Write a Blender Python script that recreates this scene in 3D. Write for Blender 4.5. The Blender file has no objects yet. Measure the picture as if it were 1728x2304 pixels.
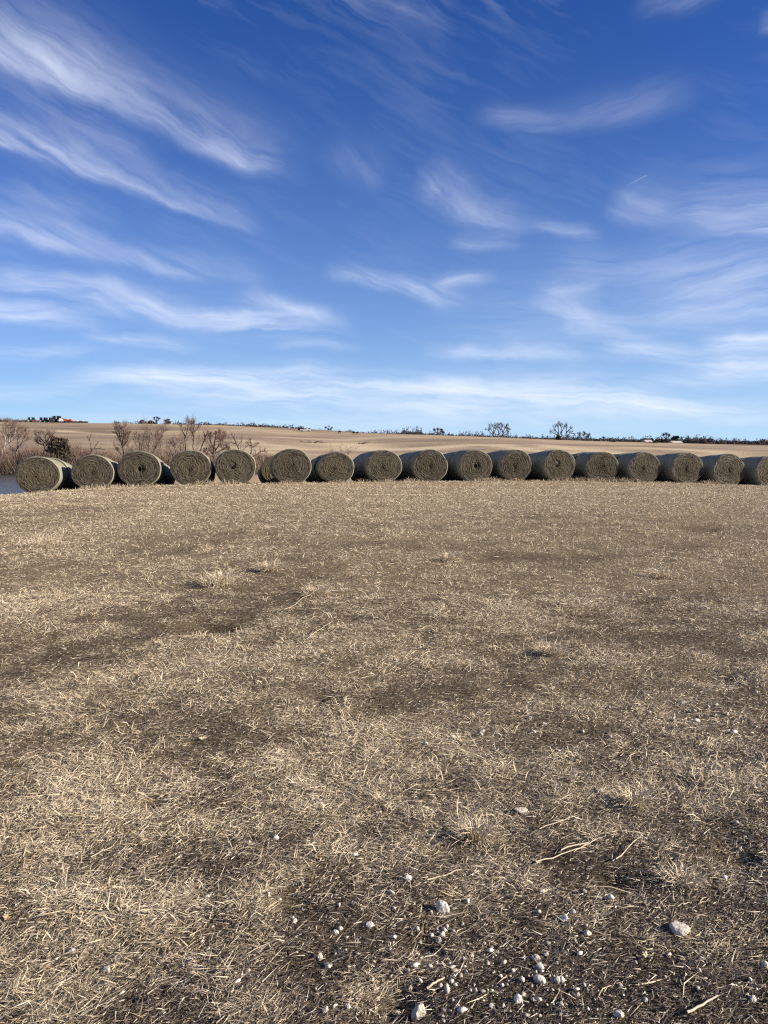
import bpy, bmesh, math, random
import numpy as np
from mathutils import Vector, Matrix

R = math.radians
rng = np.random.default_rng(7)
random.seed(7)
S = bpy.context.scene
COL = S.collection

# ------------------------------------------------------------------ camera
EYE = 1.6
PITCH = -5.35
F = 1731.0                       # focal length in pixels of the 1728x2304 frame
cam = bpy.data.cameras.new('camera')
cam.sensor_fit = 'VERTICAL'; cam.sensor_height = 34.6; cam.lens = 26.0
cam.clip_start = 0.05; cam.clip_end = 20000
co = bpy.data.objects.new('camera', cam); COL.objects.link(co)
co.location = (0, 0, EYE); co.rotation_euler = (R(90 + PITCH), 0, 0)
S.camera = co

# ------------------------------------------------------------------ light
SUN_AZ, SUN_EL = 100.0, 23.0      # azimuth measured from +Y towards +X
SUN_STRENGTH, SKY_STRENGTH, EXPOSURE = 5.0, 0.05, 0.93
sun = bpy.data.lights.new('sun', 'SUN'); sun.energy = SUN_STRENGTH; sun.angle = R(0.53)
sun.color = (1.0, 0.885, 0.735)
so = bpy.data.objects.new('sun', sun); COL.objects.link(so)
sd = Vector((math.sin(R(SUN_AZ)) * math.cos(R(SUN_EL)), math.cos(R(SUN_AZ)) * math.cos(R(SUN_EL)), math.sin(R(SUN_EL))))
so.rotation_euler = (-sd).to_track_quat('-Z', 'Y').to_euler()
so.location = (30, 10, 30)

vs = S.view_settings
S.display_settings.display_device = 'sRGB'
vs.view_transform = 'Standard'; vs.look = 'None'; vs.gamma = 1.0; vs.use_curve_mapping = False
vs.exposure = EXPOSURE
S.cycles.max_bounces = 5; S.cycles.diffuse_bounces = 2; S.cycles.glossy_bounces = 2
S.cycles.transparent_max_bounces = 4; S.cycles.transmission_bounces = 2
S.cycles.caustics_reflective = False; S.cycles.caustics_refractive = False
S.cycles.use_denoising = False
S.cycles.filter_width = 1.2

class NT:
    """small helper for building node trees"""
    def __init__(self, tree):
        self.t = tree; self.n = tree.nodes; self.l = tree.links
    def node(self, kind, **kw):
        n = self.n.new(kind)
        for k, v in kw.items(): setattr(n, k, v)
        return n
    def link(self, a, b): self.l.new(a, b)
    def put(self, sock, v):
        if isinstance(v, bpy.types.NodeSocket): self.link(v, sock)
        else: sock.default_value = v
    def math(self, op, a, b=None, c=None, clamp=False):
        n = self.node('ShaderNodeMath', operation=op); n.use_clamp = clamp
        for i, v in enumerate((a, b, c)):
            if v is not None: self.put(n.inputs[i], v)
        return n.outputs[0]
    def vmath(self, op, a, b=None, scale=None):
        n = self.node('ShaderNodeVectorMath', operation=op)
        self.put(n.inputs[0], a)
        if b is not None: self.put(n.inputs[1], b)
        if scale is not None: self.put(n.inputs['Scale'], scale)
        return n.outputs['Value'] if op in ('LENGTH', 'DOT_PRODUCT', 'DISTANCE') else n.outputs[0]
    def sep(self, v):
        n = self.node('ShaderNodeSeparateXYZ'); self.put(n.inputs[0], v); return n.outputs
    def comb(self, x, y, z):
        n = self.node('ShaderNodeCombineXYZ')
        for i, v in enumerate((x, y, z)): self.put(n.inputs[i], v)
        return n.outputs[0]
    def noise(self, vec, scale, detail=3, rough=0.55, dist=0.0):
        n = self.node('ShaderNodeTexNoise')
        if vec is not None: self.link(vec, n.inputs['Vector'])
        n.inputs['Scale'].default_value = scale; n.inputs['Detail'].default_value = detail
        n.inputs['Roughness'].default_value = rough; n.inputs['Distortion'].default_value = dist
        return n.outputs[0]
    def ramp(self, fac, stops, interp='LINEAR'):
        n = self.node('ShaderNodeValToRGB'); self.put(n.inputs[0], fac)
        cr = n.color_ramp; cr.interpolation = interp
        while len(cr.elements) < len(stops): cr.elements.new(0.5)
        for e, (p, c) in zip(cr.elements, stops):
            e.position = p; e.color = (*c, 1) if len(c) == 3 else c
        return n.outputs[0]
    def maprange(self, v, a, b, c=0.0, d=1.0, smooth=False):
        n = self.node('ShaderNodeMapRange'); self.put(n.inputs[0], v)
        if smooth: n.interpolation_type = 'SMOOTHSTEP'
        for i, q in enumerate((a, b, c, d)): n.inputs[i + 1].default_value = q
        n.clamp = True
        return n.outputs[0]
    def mix(self, fac, a, b, blend='MIX'):
        n = self.node('ShaderNodeMix', data_type='RGBA', blend_type=blend)
        self.put(n.inputs[0], fac)
        for s, v in ((n.inputs[6], a), (n.inputs[7], b)):
            if isinstance(v, tuple) and len(v) == 3: v = (*v, 1)
            self.put(s, v)
        return n.outputs[2]

# ------------------------------------------------------------------ sky: Nishita with cirrus
def px_az(px, py):
    """direction (azimuth, elevation in degrees) of a point of the 1728x2304 picture"""
    x = (px - 864) / F; y = (1152 - py) / F
    p = R(PITCH)
    d = Vector((x, math.cos(p) - y * math.sin(p), math.sin(p) + y * math.cos(p))).normalized()
    return math.degrees(math.atan2(d.x, d.y)), math.degrees(math.asin(d.z))

def build_world():
    w = bpy.data.worlds.new('World'); S.world = w; w.use_nodes = True
    w.node_tree.nodes.clear()
    T = NT(w.node_tree)
    out = T.node('ShaderNodeOutputWorld'); bg = T.node('ShaderNodeBackground')
    T.link(bg.outputs[0], out.inputs[0])
    bg.inputs[1].default_value = SKY_STRENGTH
    sky = T.node('ShaderNodeTexSky', sky_type='NISHITA')
    sky.sun_disc = False; sky.sun_elevation = R(SUN_EL); sky.sun_rotation = R(SUN_AZ)
    sky.air_density = 1.0; sky.dust_density = 0.15; sky.ozone_density = 3.0; sky.altitude = 300
    tc = T.node('ShaderNodeTexCoord')
    d = tc.outputs['Generated']
    x, y, z = T.sep(d)
    az = T.math('MULTIPLY', T.math('ARCTAN2', x, y), 180 / math.pi)
    el = T.math('MULTIPLY', T.math('ARCSINE', z), 180 / math.pi)
    base = T.vmath('MULTIPLY', sky.outputs[0], (0.085, 0.46, 1.20))
    # pale air low over the horizon
    base = T.mix(T.math('MULTIPLY', T.math('EXPONENT', T.math('MULTIPLY', T.math('MAXIMUM', el, 0.0), -0.115)), 0.80), base, (6.3, 9.0, 11.9))
    # wind-warped coordinates in degrees
    uv = T.comb(az, el, 0.0)
    w1 = T.node('ShaderNodeTexNoise'); T.link(uv, w1.inputs['Vector']); w1.inputs['Scale'].default_value = 0.11; w1.inputs['Detail'].default_value = 2.0
    w2 = T.node('ShaderNodeTexNoise'); T.link(uv, w2.inputs['Vector']); w2.inputs['Scale'].default_value = 0.55; w2.inputs['Detail'].default_value = 3.0
    o1 = T.vmath('MULTIPLY', T.vmath('SUBTRACT', w1.outputs['Color'], (0.5, 0.5, 0.5)), (2.6, 1.7, 0))
    o2 = T.vmath('MULTIPLY', T.vmath('SUBTRACT', w2.outputs['Color'], (0.5, 0.5, 0.5)), (1.0, 0.65, 0))
    wv = T.vmath('ADD', uv, T.vmath('ADD', o1, o2))
    wx, wy, _ = T.sep(wv)
    # three sets of fibres
    def fib(slope, fx, fy, seed):
        c, s = math.cos(R(slope)), math.sin(R(slope))
        a = T.math('ADD', T.math('MULTIPLY', wx, c), T.math('MULTIPLY', wy, s))
        b = T.math('SUBTRACT', T.math('MULTIPLY', wy, c), T.math('MULTIPLY', wx, s))
        return T.noise(T.comb(T.math('MULTIPLY', a, fx), T.math('MULTIPLY', b, fy), seed), 1.0, 6, 0.60, 0.4)
    fibres = {'d': fib(-24, 0.13, 0.85, 3.1), 'h': fib(-3, 0.15, 1.3, 9.4), 'u': fib(10, 0.13, 1.1, 5.7), 'c': fib(-40, 0.25, 0.8, 12.2)}
    # p0, p1 (display pixels of the 1659-wide view), width px below / above, strength, fibre set
    K = 1728 / 1659
    strokes = [
        ((-120, 60), (260, 215), 18, 70, 0.62, 'd'), ((180, 185), (640, 385), 20, 70, 0.38, 'd'),
        ((-60, 40), (330, 330), 120, 110, 0.20, 'd'), ((380, 300), (610, 365), 10, 20, 0.28, 'd'),
        ((-140, 235), (300, 405), 12, 48, 0.54, 'd'), ((200, 375), (560, 510), 10, 44, 0.42, 'd'),
        ((0, 400), (280, 490), 14, 30, 0.20, 'd'),
        ((-100, 470), (260, 565), 16, 45, 0.50, 'd'), ((150, 545), (560, 618), 12, 34, 0.36, 'd'),
        ((-120, 600), (330, 655), 18, 32, 0.50, 'h'), ((180, 645), (420, 690), 14, 34, 0.62, 'd'),
        ((330, 685), (735, 715), 15, 24, 0.70, 'h'), ((505, 640), (735, 700), 13, 17, 0.66, 'd'),
        ((-120, 660), (215, 700), 13, 22, 0.62, 'h'), ((170, 722), (430, 752), 9, 14, 0.52, 'h'),
        ((-120, 752), (210, 758), 8, 14, 0.50, 'h'), ((600, 745), (780, 750), 9, 10, 0.30, 'h'),
        ((705, 588), (890, 628), 14, 22, 0.44, 'd'), ((850, 612), (1010, 662), 17, 26, 0.48, 'd'),
        ((930, 612), (1060, 602), 13, 16, 0.42, 'u'), ((680, 335), (850, 405), 24, 50, 0.11, 'c'),
        ((890, 385), (1010, 465), 24, 55, 0.32, 'c'), ((960, 450), (1130, 505), 14, 44, 0.32, 'd'),
        ((1120, 490), (1310, 510), 11, 18, 0.26, 'h'), ((960, 520), (1120, 530), 12, 20, 0.24, 'h'),
        ((1010, 258), (1240, 264), 13, 24, 0.22, 'h'), ((1180, 262), (1500, 205), 18, 34, 0.18, 'u'),
        ((1370, 25), (1560, 0), 14, 34, 0.16, 'u'), ((1630, 70), (1760, 40), 10, 16, 0.4, 'u'),
        ((1310, 430), (1480, 478), 22, 52, 0.30, 'd'), ((1440, 475), (1780, 505), 18, 75, 0.42, 'h'),
        ((1180, 560), (1500, 590), 30, 30, 0.22, 'h'), ((1390, 590), (1780, 610), 50, 60, 0.34, 'u'),
        ((1140, 655), (1300, 695), 18, 32, 0.38, 'd'), ((1145, 640), (1310, 615), 14, 18, 0.32, 'u'),
        ((1380, 690), (1780, 650), 22, 40, 0.40, 'u'), ((1180, 700), (1420, 720), 20, 30, 0.26, 'h'),
        ((920, 762), (1200, 768), 10, 16, 0.52, 'h'), ((1090, 745), (1260, 785), 14, 20, 0.34, 'd'),
        ((1300, 752), (1500, 770), 12, 20, 0.52, 'h'), ((1460, 775), (1800, 800), 22, 24, 0.82, 'h'),
        ((1510, 738), (1800, 728), 13, 18, 0.80, 'h'), ((1380, 815), (1640, 820), 10, 14, 0.34, 'h'),
        ((120, 806), (780, 814), 24, 20, 0.80, 'h'), ((300, 830), (1300, 850), 40, 34, 0.80, 'h'),
        ((800, 832), (1500, 860), 30, 28, 0.78, 'h'), ((1150, 868), (1800, 892), 20, 24, 0.74, 'h'),
        ((820, 886), (1160, 894), 11, 14, 0.50, 'h'), ((-120, 838), (230, 838), 14, 14, 0.36, 'h'),
        ((-150, 900), (1800, 925), 40, 60, 0.34, 'h'), ((900, 700), (1900, 740), 110, 130, 0.17, 'h'), ((-200, 640), (800, 730), 90, 110, 0.09, 'h'),
    ]
    total = None
    for (p0, p1, wb, wa, st, fk) in strokes:
        a0, e0 = px_az(p0[0] * K, p0[1] * K); a1, e1 = px_az(p1[0] * K, p1[1] * K)
        L = math.hypot(a1 - a0, e1 - e0); cx, sx = (a1 - a0) / L, (e1 - e0) / L
        dx = T.math('SUBTRACT', wx, a0); dy = T.math('SUBTRACT', wy, e0)
        s = T.math('DIVIDE', T.math('ADD', T.math('MULTIPLY', dx, cx), T.math('MULTIPLY', dy, sx)), L)
        p = T.math('SUBTRACT', T.math('MULTIPLY', dy, cx), T.math('MULTIPLY', dx, sx))
        deg = K / F * 180 / math.pi
        up = T.math('GREATER_THAN', p, 0.0)
        wid = T.math('MULTIPLY_ADD', up, (wa - wb) * deg, wb * deg)
        q = T.math('DIVIDE', p, wid)
        g = T.math('EXPONENT', T.math('MULTIPLY', T.math('MULTIPLY', q, q), -1.0))
        e = T.math('MULTIPLY', T.maprange(s, -0.1, 0.35, smooth=True), T.maprange(s, 1.12, 0.6, smooth=True))
        f = T.maprange(fibres[fk], 0.30, 0.70, 0.20, 1.25)
        m = T.math('MULTIPLY', T.math('MULTIPLY', g, e), T.math('MULTIPLY', f, st * 0.76))
        # union of veils: 1-(1-a)(1-b)
        m = T.math('SUBTRACT', 1.0, m)
        total = m if total is None else T.math('MULTIPLY', total, m)
    named = T.math('SUBTRACT', 1.0, total, clamp=True)
    # the same thin cirrus everywhere, so that the sky goes on outside the view
    inside = T.math('MULTIPLY', T.maprange(T.math('ABSOLUTE', az), 26, 36, 1, 0), T.maprange(el, 26, 36, 1, 0))
    gen = T.math('MULTIPLY', T.maprange(T.math('MULTIPLY', fibres['d'], T.noise(uv, 0.06, 3)), 0.22, 0.45, 0, 0.6), T.maprange(el, 0, 6))
    gen = T.math('MULTIPLY', gen, T.math('MULTIPLY_ADD', inside, -0.88, 1.0))
    # a fine straight contrail
    a0, e0 = px_az(1398, 424); a1, e1 = px_az(1456, 394)
    L = math.hypot(a1 - a0, e1 - e0); cx, sx = (a1 - a0) / L, (e1 - e0) / L
    dx = T.math('SUBTRACT', az, a0); dy = T.math('SUBTRACT', el, e0)
    s = T.math('DIVIDE', T.math('ADD', T.math('MULTIPLY', dx, cx), T.math('MULTIPLY', dy, sx)), L)
    p = T.math('SUBTRACT', T.math('MULTIPLY', dy, cx), T.math('MULTIPLY', dx, sx))
    q = T.math('DIVIDE', p, 0.05)
    ct = T.math('MULTIPLY', T.math('EXPONENT', T.math('MULTIPLY', T.math('MULTIPLY', q, q), -1.0)),
                T.math('MULTIPLY', T.maprange(s, -0.2, 0.8), T.maprange(s, 1.02, 0.95)))
    mask = T.math('MAXIMUM', T.math('MAXIMUM', named, gen), T.math('MULTIPLY', ct, 0.20))
    mask = T.math('MULTIPLY', mask, T.maprange(el, -1, 1.0))
    col = T.mix(mask, base, (9.6, 10.3, 11.9))
    T.link(col, bg.inputs[0])
    w.cycles.sampling_method = 'MANUAL'; w.cycles.sample_map_resolution = 512
build_world()

# ------------------------------------------------------------------ helpers
def mat(name, col=(0.5, 0.5, 0.5), rough=0.85, spec=0.2):
    m = bpy.data.materials.new(name); m.use_nodes = True
    b = m.node_tree.nodes['Principled BSDF']
    b.inputs['Base Color'].default_value = (*col, 1); b.inputs['Roughness'].default_value = rough
    b.inputs['Specular IOR Level'].default_value = spec
    return m, NT(m.node_tree), b

def add_bump(T, b, h, dist, strength=1.0):
    n = T.node('ShaderNodeBump'); n.inputs['Strength'].default_value = strength; n.inputs['Distance'].default_value = dist
    T.link(h, n.inputs['Height']); T.link(n.outputs[0], b.inputs['Normal'])

def tag(o, label=None, cat=None, group=None, kind=None):
    if label: o['label'] = label
    if cat: o['category'] = cat
    if group: o['group'] = group
    if kind: o['kind'] = kind
    return o

def empty(name, loc, rz=0.0):
    o = bpy.data.objects.new(name, None); COL.objects.link(o)
    o.location = loc; o.rotation_euler = (0, 0, rz); o.empty_display_size = 0.3
    return o

def link_mesh(name, me, m=None, parent=None, smooth=False):
    o = bpy.data.objects.new(name, me); COL.objects.link(o)
    if m and not me.materials: me.materials.append(m)
    if parent: o.parent = parent
    return o

def mesh_py(name, verts, faces, m=None, smooth=False):
    me = bpy.data.meshes.new(name); me.from_pydata([tuple(v) for v in verts], [], faces)
    if m: me.materials.append(m)
    if smooth: me.polygons.foreach_set('use_smooth', [True] * len(me.polygons))
    me.update(); return me

def mesh_np(name, verts, loops, starts, m=None, colors=None, smooth=False):
    """big meshes from flat arrays"""
    me = bpy.data.meshes.new(name)
    n = len(verts)
    me.vertices.add(n); me.vertices.foreach_set('co', np.ascontiguousarray(verts, np.float32).ravel())
    me.loops.add(len(loops)); me.loops.foreach_set('vertex_index', np.ascontiguousarray(loops, np.int32))
    me.polygons.add(len(starts)); me.polygons.foreach_set('loop_start', np.ascontiguousarray(starts, np.int32))
    if smooth: me.polygons.foreach_set('use_smooth', np.ones(len(starts), bool))
    me.update(calc_edges=True)
    if colors is not None:
        a = me.color_attributes.new('tone', 'FLOAT_COLOR', 'POINT')
        c = np.ones((n, 4), np.float32); c[:, :3] = colors
        a.data.foreach_set('color', c.ravel())
    if m: me.materials.append(m)
    return me

def copy_tree(o, parent=None):
    c = o.copy(); COL.objects.link(c)
    if parent: c.parent = parent
    for ch in list(o.children): copy_tree(ch, c)
    return c

# smooth value noise on numpy arrays
def _hash(ix, iy, seed):
    h = (ix.astype(np.int64) * 374761393 + iy.astype(np.int64) * 668265263 + seed * 1442695041) & 0xFFFFFFFF
    h = ((h ^ (h >> 13)) * 1274126177) & 0xFFFFFFFF
    return ((h ^ (h >> 16)) & 0xFFFF) / 65535.0
def vnoise(x, y, f, seed, octaves=3):
    tot = 0.0; amp = 1.0; norm = 0.0
    for k in range(octaves):
        xx = x * f + seed * 13.7; yy = y * f - seed * 7.3
        ix = np.floor(xx); iy = np.floor(yy); fx = xx - ix; fy = yy - iy
        fx = fx * fx * (3 - 2 * fx); fy = fy * fy * (3 - 2 * fy)
        a = _hash(ix, iy, seed + k); b = _hash(ix + 1, iy, seed + k); c = _hash(ix, iy + 1, seed + k); d = _hash(ix + 1, iy + 1, seed + k)
        tot = tot + amp * ((a * (1 - fx) + b * fx) * (1 - fy) + (c * (1 - fx) + d * fx) * fy)
        norm += amp; amp *= 0.5; f *= 2.03
    return tot / norm

# ------------------------------------------------------------------ terrain height
KNOTS = [
    (-4000, [0], [0.5]), (-60, [0], [0.2]), (0, [0], [0.0]), (12, [-10, 0, 10], [-0.06, -0.04, -0.05]),
    (22, [-18, -11, 0, 10, 20], [-0.45, -0.2, -0.12, -0.13, -0.25]),
    (31, [-26, -18, -13.7, -11.7, -9.9, -7.9, -3.8, 0, 10, 17, 25], [-1.5, -0.85, -0.5, -0.36, -0.28, -0.24, -0.2, -0.22, -0.25, -0.33, -0.5]),
    (35, [-26, -18, -13, -8, -2, 5, 10, 14, 17.6, 25], [-2.0, -1.25, -0.8, -0.45, -0.3, -0.27, -0.29, -0.38, -0.52, -0.8]),
    (45, [-30, -12, 0, 20], [-2.3, -1.45, -1.05, -1.25]),
    (60, [-40, -30, -24, 0, 30], [-2.9, -2.8, -2.3, -2.2, -2.4]),
    (76, [-120, -100, -32, -24, 0, 30], [-2.4, -4.0, -4.0, -2.3, -2.9, -3.3]),
    (92, [-120, -100, -34, -26, 0, 30], [-2.0, -2.7, -2.7, -2.2, -3.2, -3.6]),
    (102, [-120, -50, -10, 0, 40], [-1.6, -2.2, -2.4, -3.3, -3.5]),
    (125, [-150, -50, -10, 20, 80], [-1.0, -1.6, -2.2, -3.0, -3.2]),
    (200, [-160, -77, -30, 0, 60, 110], [0.8, 0.2, -0.9, -1.2, -1.2, -1.8]),
    (300, [-180, -120, -60, -28, 0, 45, 90, 150], [5.2, 4.4, 3.2, 2.2, 1.6, 1.4, 0.3, -0.8]),
    (380, [-220, -150, -80, -36, 0, 52, 110, 190], [9.0, 8.3, 7.0, 5.0, 3.6, 2.5, 0.8, -1.0]),
    (450, [-320, -199, -147, -95, -43, -9, 61, 113, 165, 225, 330], [12.5, 11.6, 11.0, 10.0, 7.9, 5.7, 3.3, 1.2, -0.2, -1.8, -3]),
    (600, [-400, -120, 0, 90, 300], [9.0, 6.5, 2.0, -0.8, -4.0]),
    (900, [-600, -200, 0, 200, 600], [5.0, 3.0, -1.0, -2.6, -6.5]),
    (1600, [-900, 0, 900], [0.0, -6.0, -14.0]), (4500, [0], [-22.0]), (9000, [0], [-60.0]),
]
KY = np.array([k[0] for k in KNOTS], float)
def gz(x, y, fine=True):
    x = np.atleast_1d(np.asarray(x, float)); y = np.atleast_1d(np.asarray(y, float))
    sh = np.broadcast(x, y).shape
    x = np.broadcast_to(x, sh).ravel(); y = np.broadcast_to(y, sh).ravel()
    out = np.empty(len(x))
    for s0 in range(0, len(x), 200000):
        xs = x[s0:s0 + 200000]; ys = y[s0:s0 + 200000]
        Z = np.stack([np.interp(xs, k[1], k[2]) for k in KNOTS])
        h = np.diff(KY)[:, None]; dl = np.diff(Z, axis=0) / h
        m = np.zeros_like(Z)
        w1 = 2 * h[1:] + h[:-1]; w2 = h[1:] + 2 * h[:-1]
        same = dl[1:] * dl[:-1] > 0
        with np.errstate(divide='ignore', invalid='ignore'):
            hm = (w1 + w2) / (w1 / dl[:-1] + w2 / dl[1:])
        m[1:-1] = np.where(same, hm, 0.0); m[0] = dl[0]; m[-1] = dl[-1]
        k = np.clip(np.searchsorted(KY, ys) - 1, 0, len(KY) - 2); j = np.arange(len(xs))
        hh = (KY[1:] - KY[:-1])[k]; t = np.clip((ys - KY[k]) / hh, 0, 1)
        z0, z1, m0, m1 = Z[k, j], Z[k + 1, j], m[k, j] * hh, m[k + 1, j] * hh
        t2 = t * t; t3 = t2 * t
        out[s0:s0 + 200000] = (2 * t3 - 3 * t2 + 1) * z0 + (t3 - 2 * t2 + t) * m0 + (-2 * t3 + 3 * t2) * z1 + (t3 - t2) * m1
    far = np.clip((y - 110) / 120, 0, 1) * np.clip((700 - y) / 250, 0, 1)
    out += far * (vnoise(x, y, 1 / 70, 4, 2) - 0.5) * 1.3 * np.clip((430 - y) / 150, 0.15, 1)
    if fine:
        near = np.clip((60 - y) / 20, 0, 1)
        out += near * ((vnoise(x, y, 0.6, 11, 2) - 0.5) * 0.07 + (vnoise(x, y, 5.0, 12, 2) - 0.5) * 0.026)
        for (bx, by, br, bd) in DENTS:
            out -= bd * np.exp(-((x - bx) ** 2 + (y - by) ** 2) / br ** 2)
    return out.reshape(sh)
DENTS = []
def gz1(x, y): return float(gz(x, y)[0])

def ray(px, py):
    x = (px - 864) / F; y = (1152 - py) / F; p = R(PITCH)
    d = np.array((x, math.cos(p) - y * math.sin(p), math.sin(p) + y * math.cos(p)))
    return d / d[1]                     # advance of one metre in y
def hit(px, py, ymax=60.0):
    d = ray(px, py); ys = np.linspace(1.0, ymax, 3000)
    f = EYE + d[2] * ys - gz(d[0] * ys, ys, False)
    i = int(np.argmax(f < 0)) if (f < 0).any() else len(ys) - 1
    return d[0] * ys[i], ys[i]
def at_depth(px, D): return (px - 864) / F * D, D

# bare, darker patches of soil (found on the photograph, laid on the ground)
BARE = []
for (px, py, wx, wy, s) in [(640, 1315, 110, 22, 1.3), (480, 1415, 55, 9, 2.6), (950, 1222, 90, 14, 1.3), (1200, 1255, 150, 12, 1.3),
                            (880, 1330, 100, 24, 0.6), (1340, 1255, 90, 12, 0.8), (1572, 1188, 34, 5, 2.6), (1505, 1228, 48, 5, 2.2),
                            (120, 1150, 150, 12, 0.7), (480, 1120, 90, 7, 0.5), (1250, 1158, 90, 8, 0.6), (300, 1380, 220, 40, 0.18),
                            (1330, 1440, 140, 28, 0.6), (1650, 1400, 120, 40, 0.15), (1000, 1590, 130, 40, 0.5), (1280, 1660, 220, 40, 0.45),
                            (700, 1545, 90, 22, 0.4), (1050, 1760, 130, 60, 0.5), (1600, 1950, 260, 120, 0.6), (1150, 2150, 320, 130, 0.55),
                            (400, 1980, 260, 90, 0.35), (1640, 2220, 200, 120, 0.6), (720, 2080, 180, 90, 0.35), (60, 1480, 120, 50, 0.3)]:
    x, y = hit(px, py); d = math.hypot(x, y)
    y2 = hit(px, py - wy)[1]; BARE.append((x, y, wx / F * d, max(0.05, abs(y2 - y)), s))
STRAW = []
for (px, py, wx, wy, s) in [(90, 1215, 130, 24, 0.8), (300, 1160, 160, 14, 0.4), (780, 1105, 500, 14, 0.6), (1300, 1110, 500, 14, 0.5), (480, 1480, 160, 60, 0.4),
                            (150, 1330, 200, 40, 0.35), (1240, 1330, 160, 40, 0.3), (700, 1700, 240, 70, 0.4), (1490, 1300, 140, 20, 0.4),
                            (1000, 1700, 150, 40, 0.3), (1400, 1790, 120, 40, 0.5), (200, 1800, 160, 50, 0.4), (1020, 1255, 60, 14, 0.6), (1240, 1100, 420, 10, 0.4)]:
    x, y = hit(px, py); d = math.hypot(x, y)
    y2 = hit(px, py - wy)[1]; STRAW.append((x, y, wx / F * d, max(0.05, abs(y2 - y)), s))
for (px, py, r, dp) in [(450, 1412, 0.20, 0.12), (510, 1415, 0.15, 0.10), (1560, 1188, 0.3, 0.12), (1490, 1228, 0.25, 0.09), (1590, 1187, 0.25, 0.10), (720, 1575, 0.07, 0.06), (335, 1815, 0.06, 0.05), (1610, 1525, 0.2, 0.05), (1380, 1990, 0.06, 0.04), (900, 2260, 0.06, 0.05), (640, 2040, 0.06, 0.04), (960, 2130, 0.05, 0.04), (1660, 1930, 0.12, 0.05)]:
    x, y = hit(px, py); DENTS.append((x, y, r, dp))

def soil(x, y):
    """0 = thick straw mat, 1 = bare soil"""
    v = 0.33 + 0.40 * (vnoise(x, y, 0.35, 21, 3) - 0.5) + 0.85 * (vnoise(x, y, 1.7, 22, 3) - 0.5) + 1.1 * (vnoise(x, y, 5.5, 23, 3) - 0.5)
    v = v + 0.05 * np.clip((5.5 - y) / 3.0, 0, 1) + 0.24 * np.clip((4 - y) / 2, 0, 1) * np.clip(x / 1.2, -0.3, 1) - 0.34 * np.clip((y - 9) / 14, 0, 1)
    for (bx, by, rx, ry, s) in BARE: v = v + 0.38 * s * np.exp(-(((x - bx) / rx) ** 2 + ((y - by) / ry) ** 2))
    for (bx, by, rx, ry, s) in STRAW: v = v - 0.6 * s * np.exp(-(((x - bx) / rx) ** 2 + ((y - by) / ry) ** 2))
    return np.clip(v, 0, 1)

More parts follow.
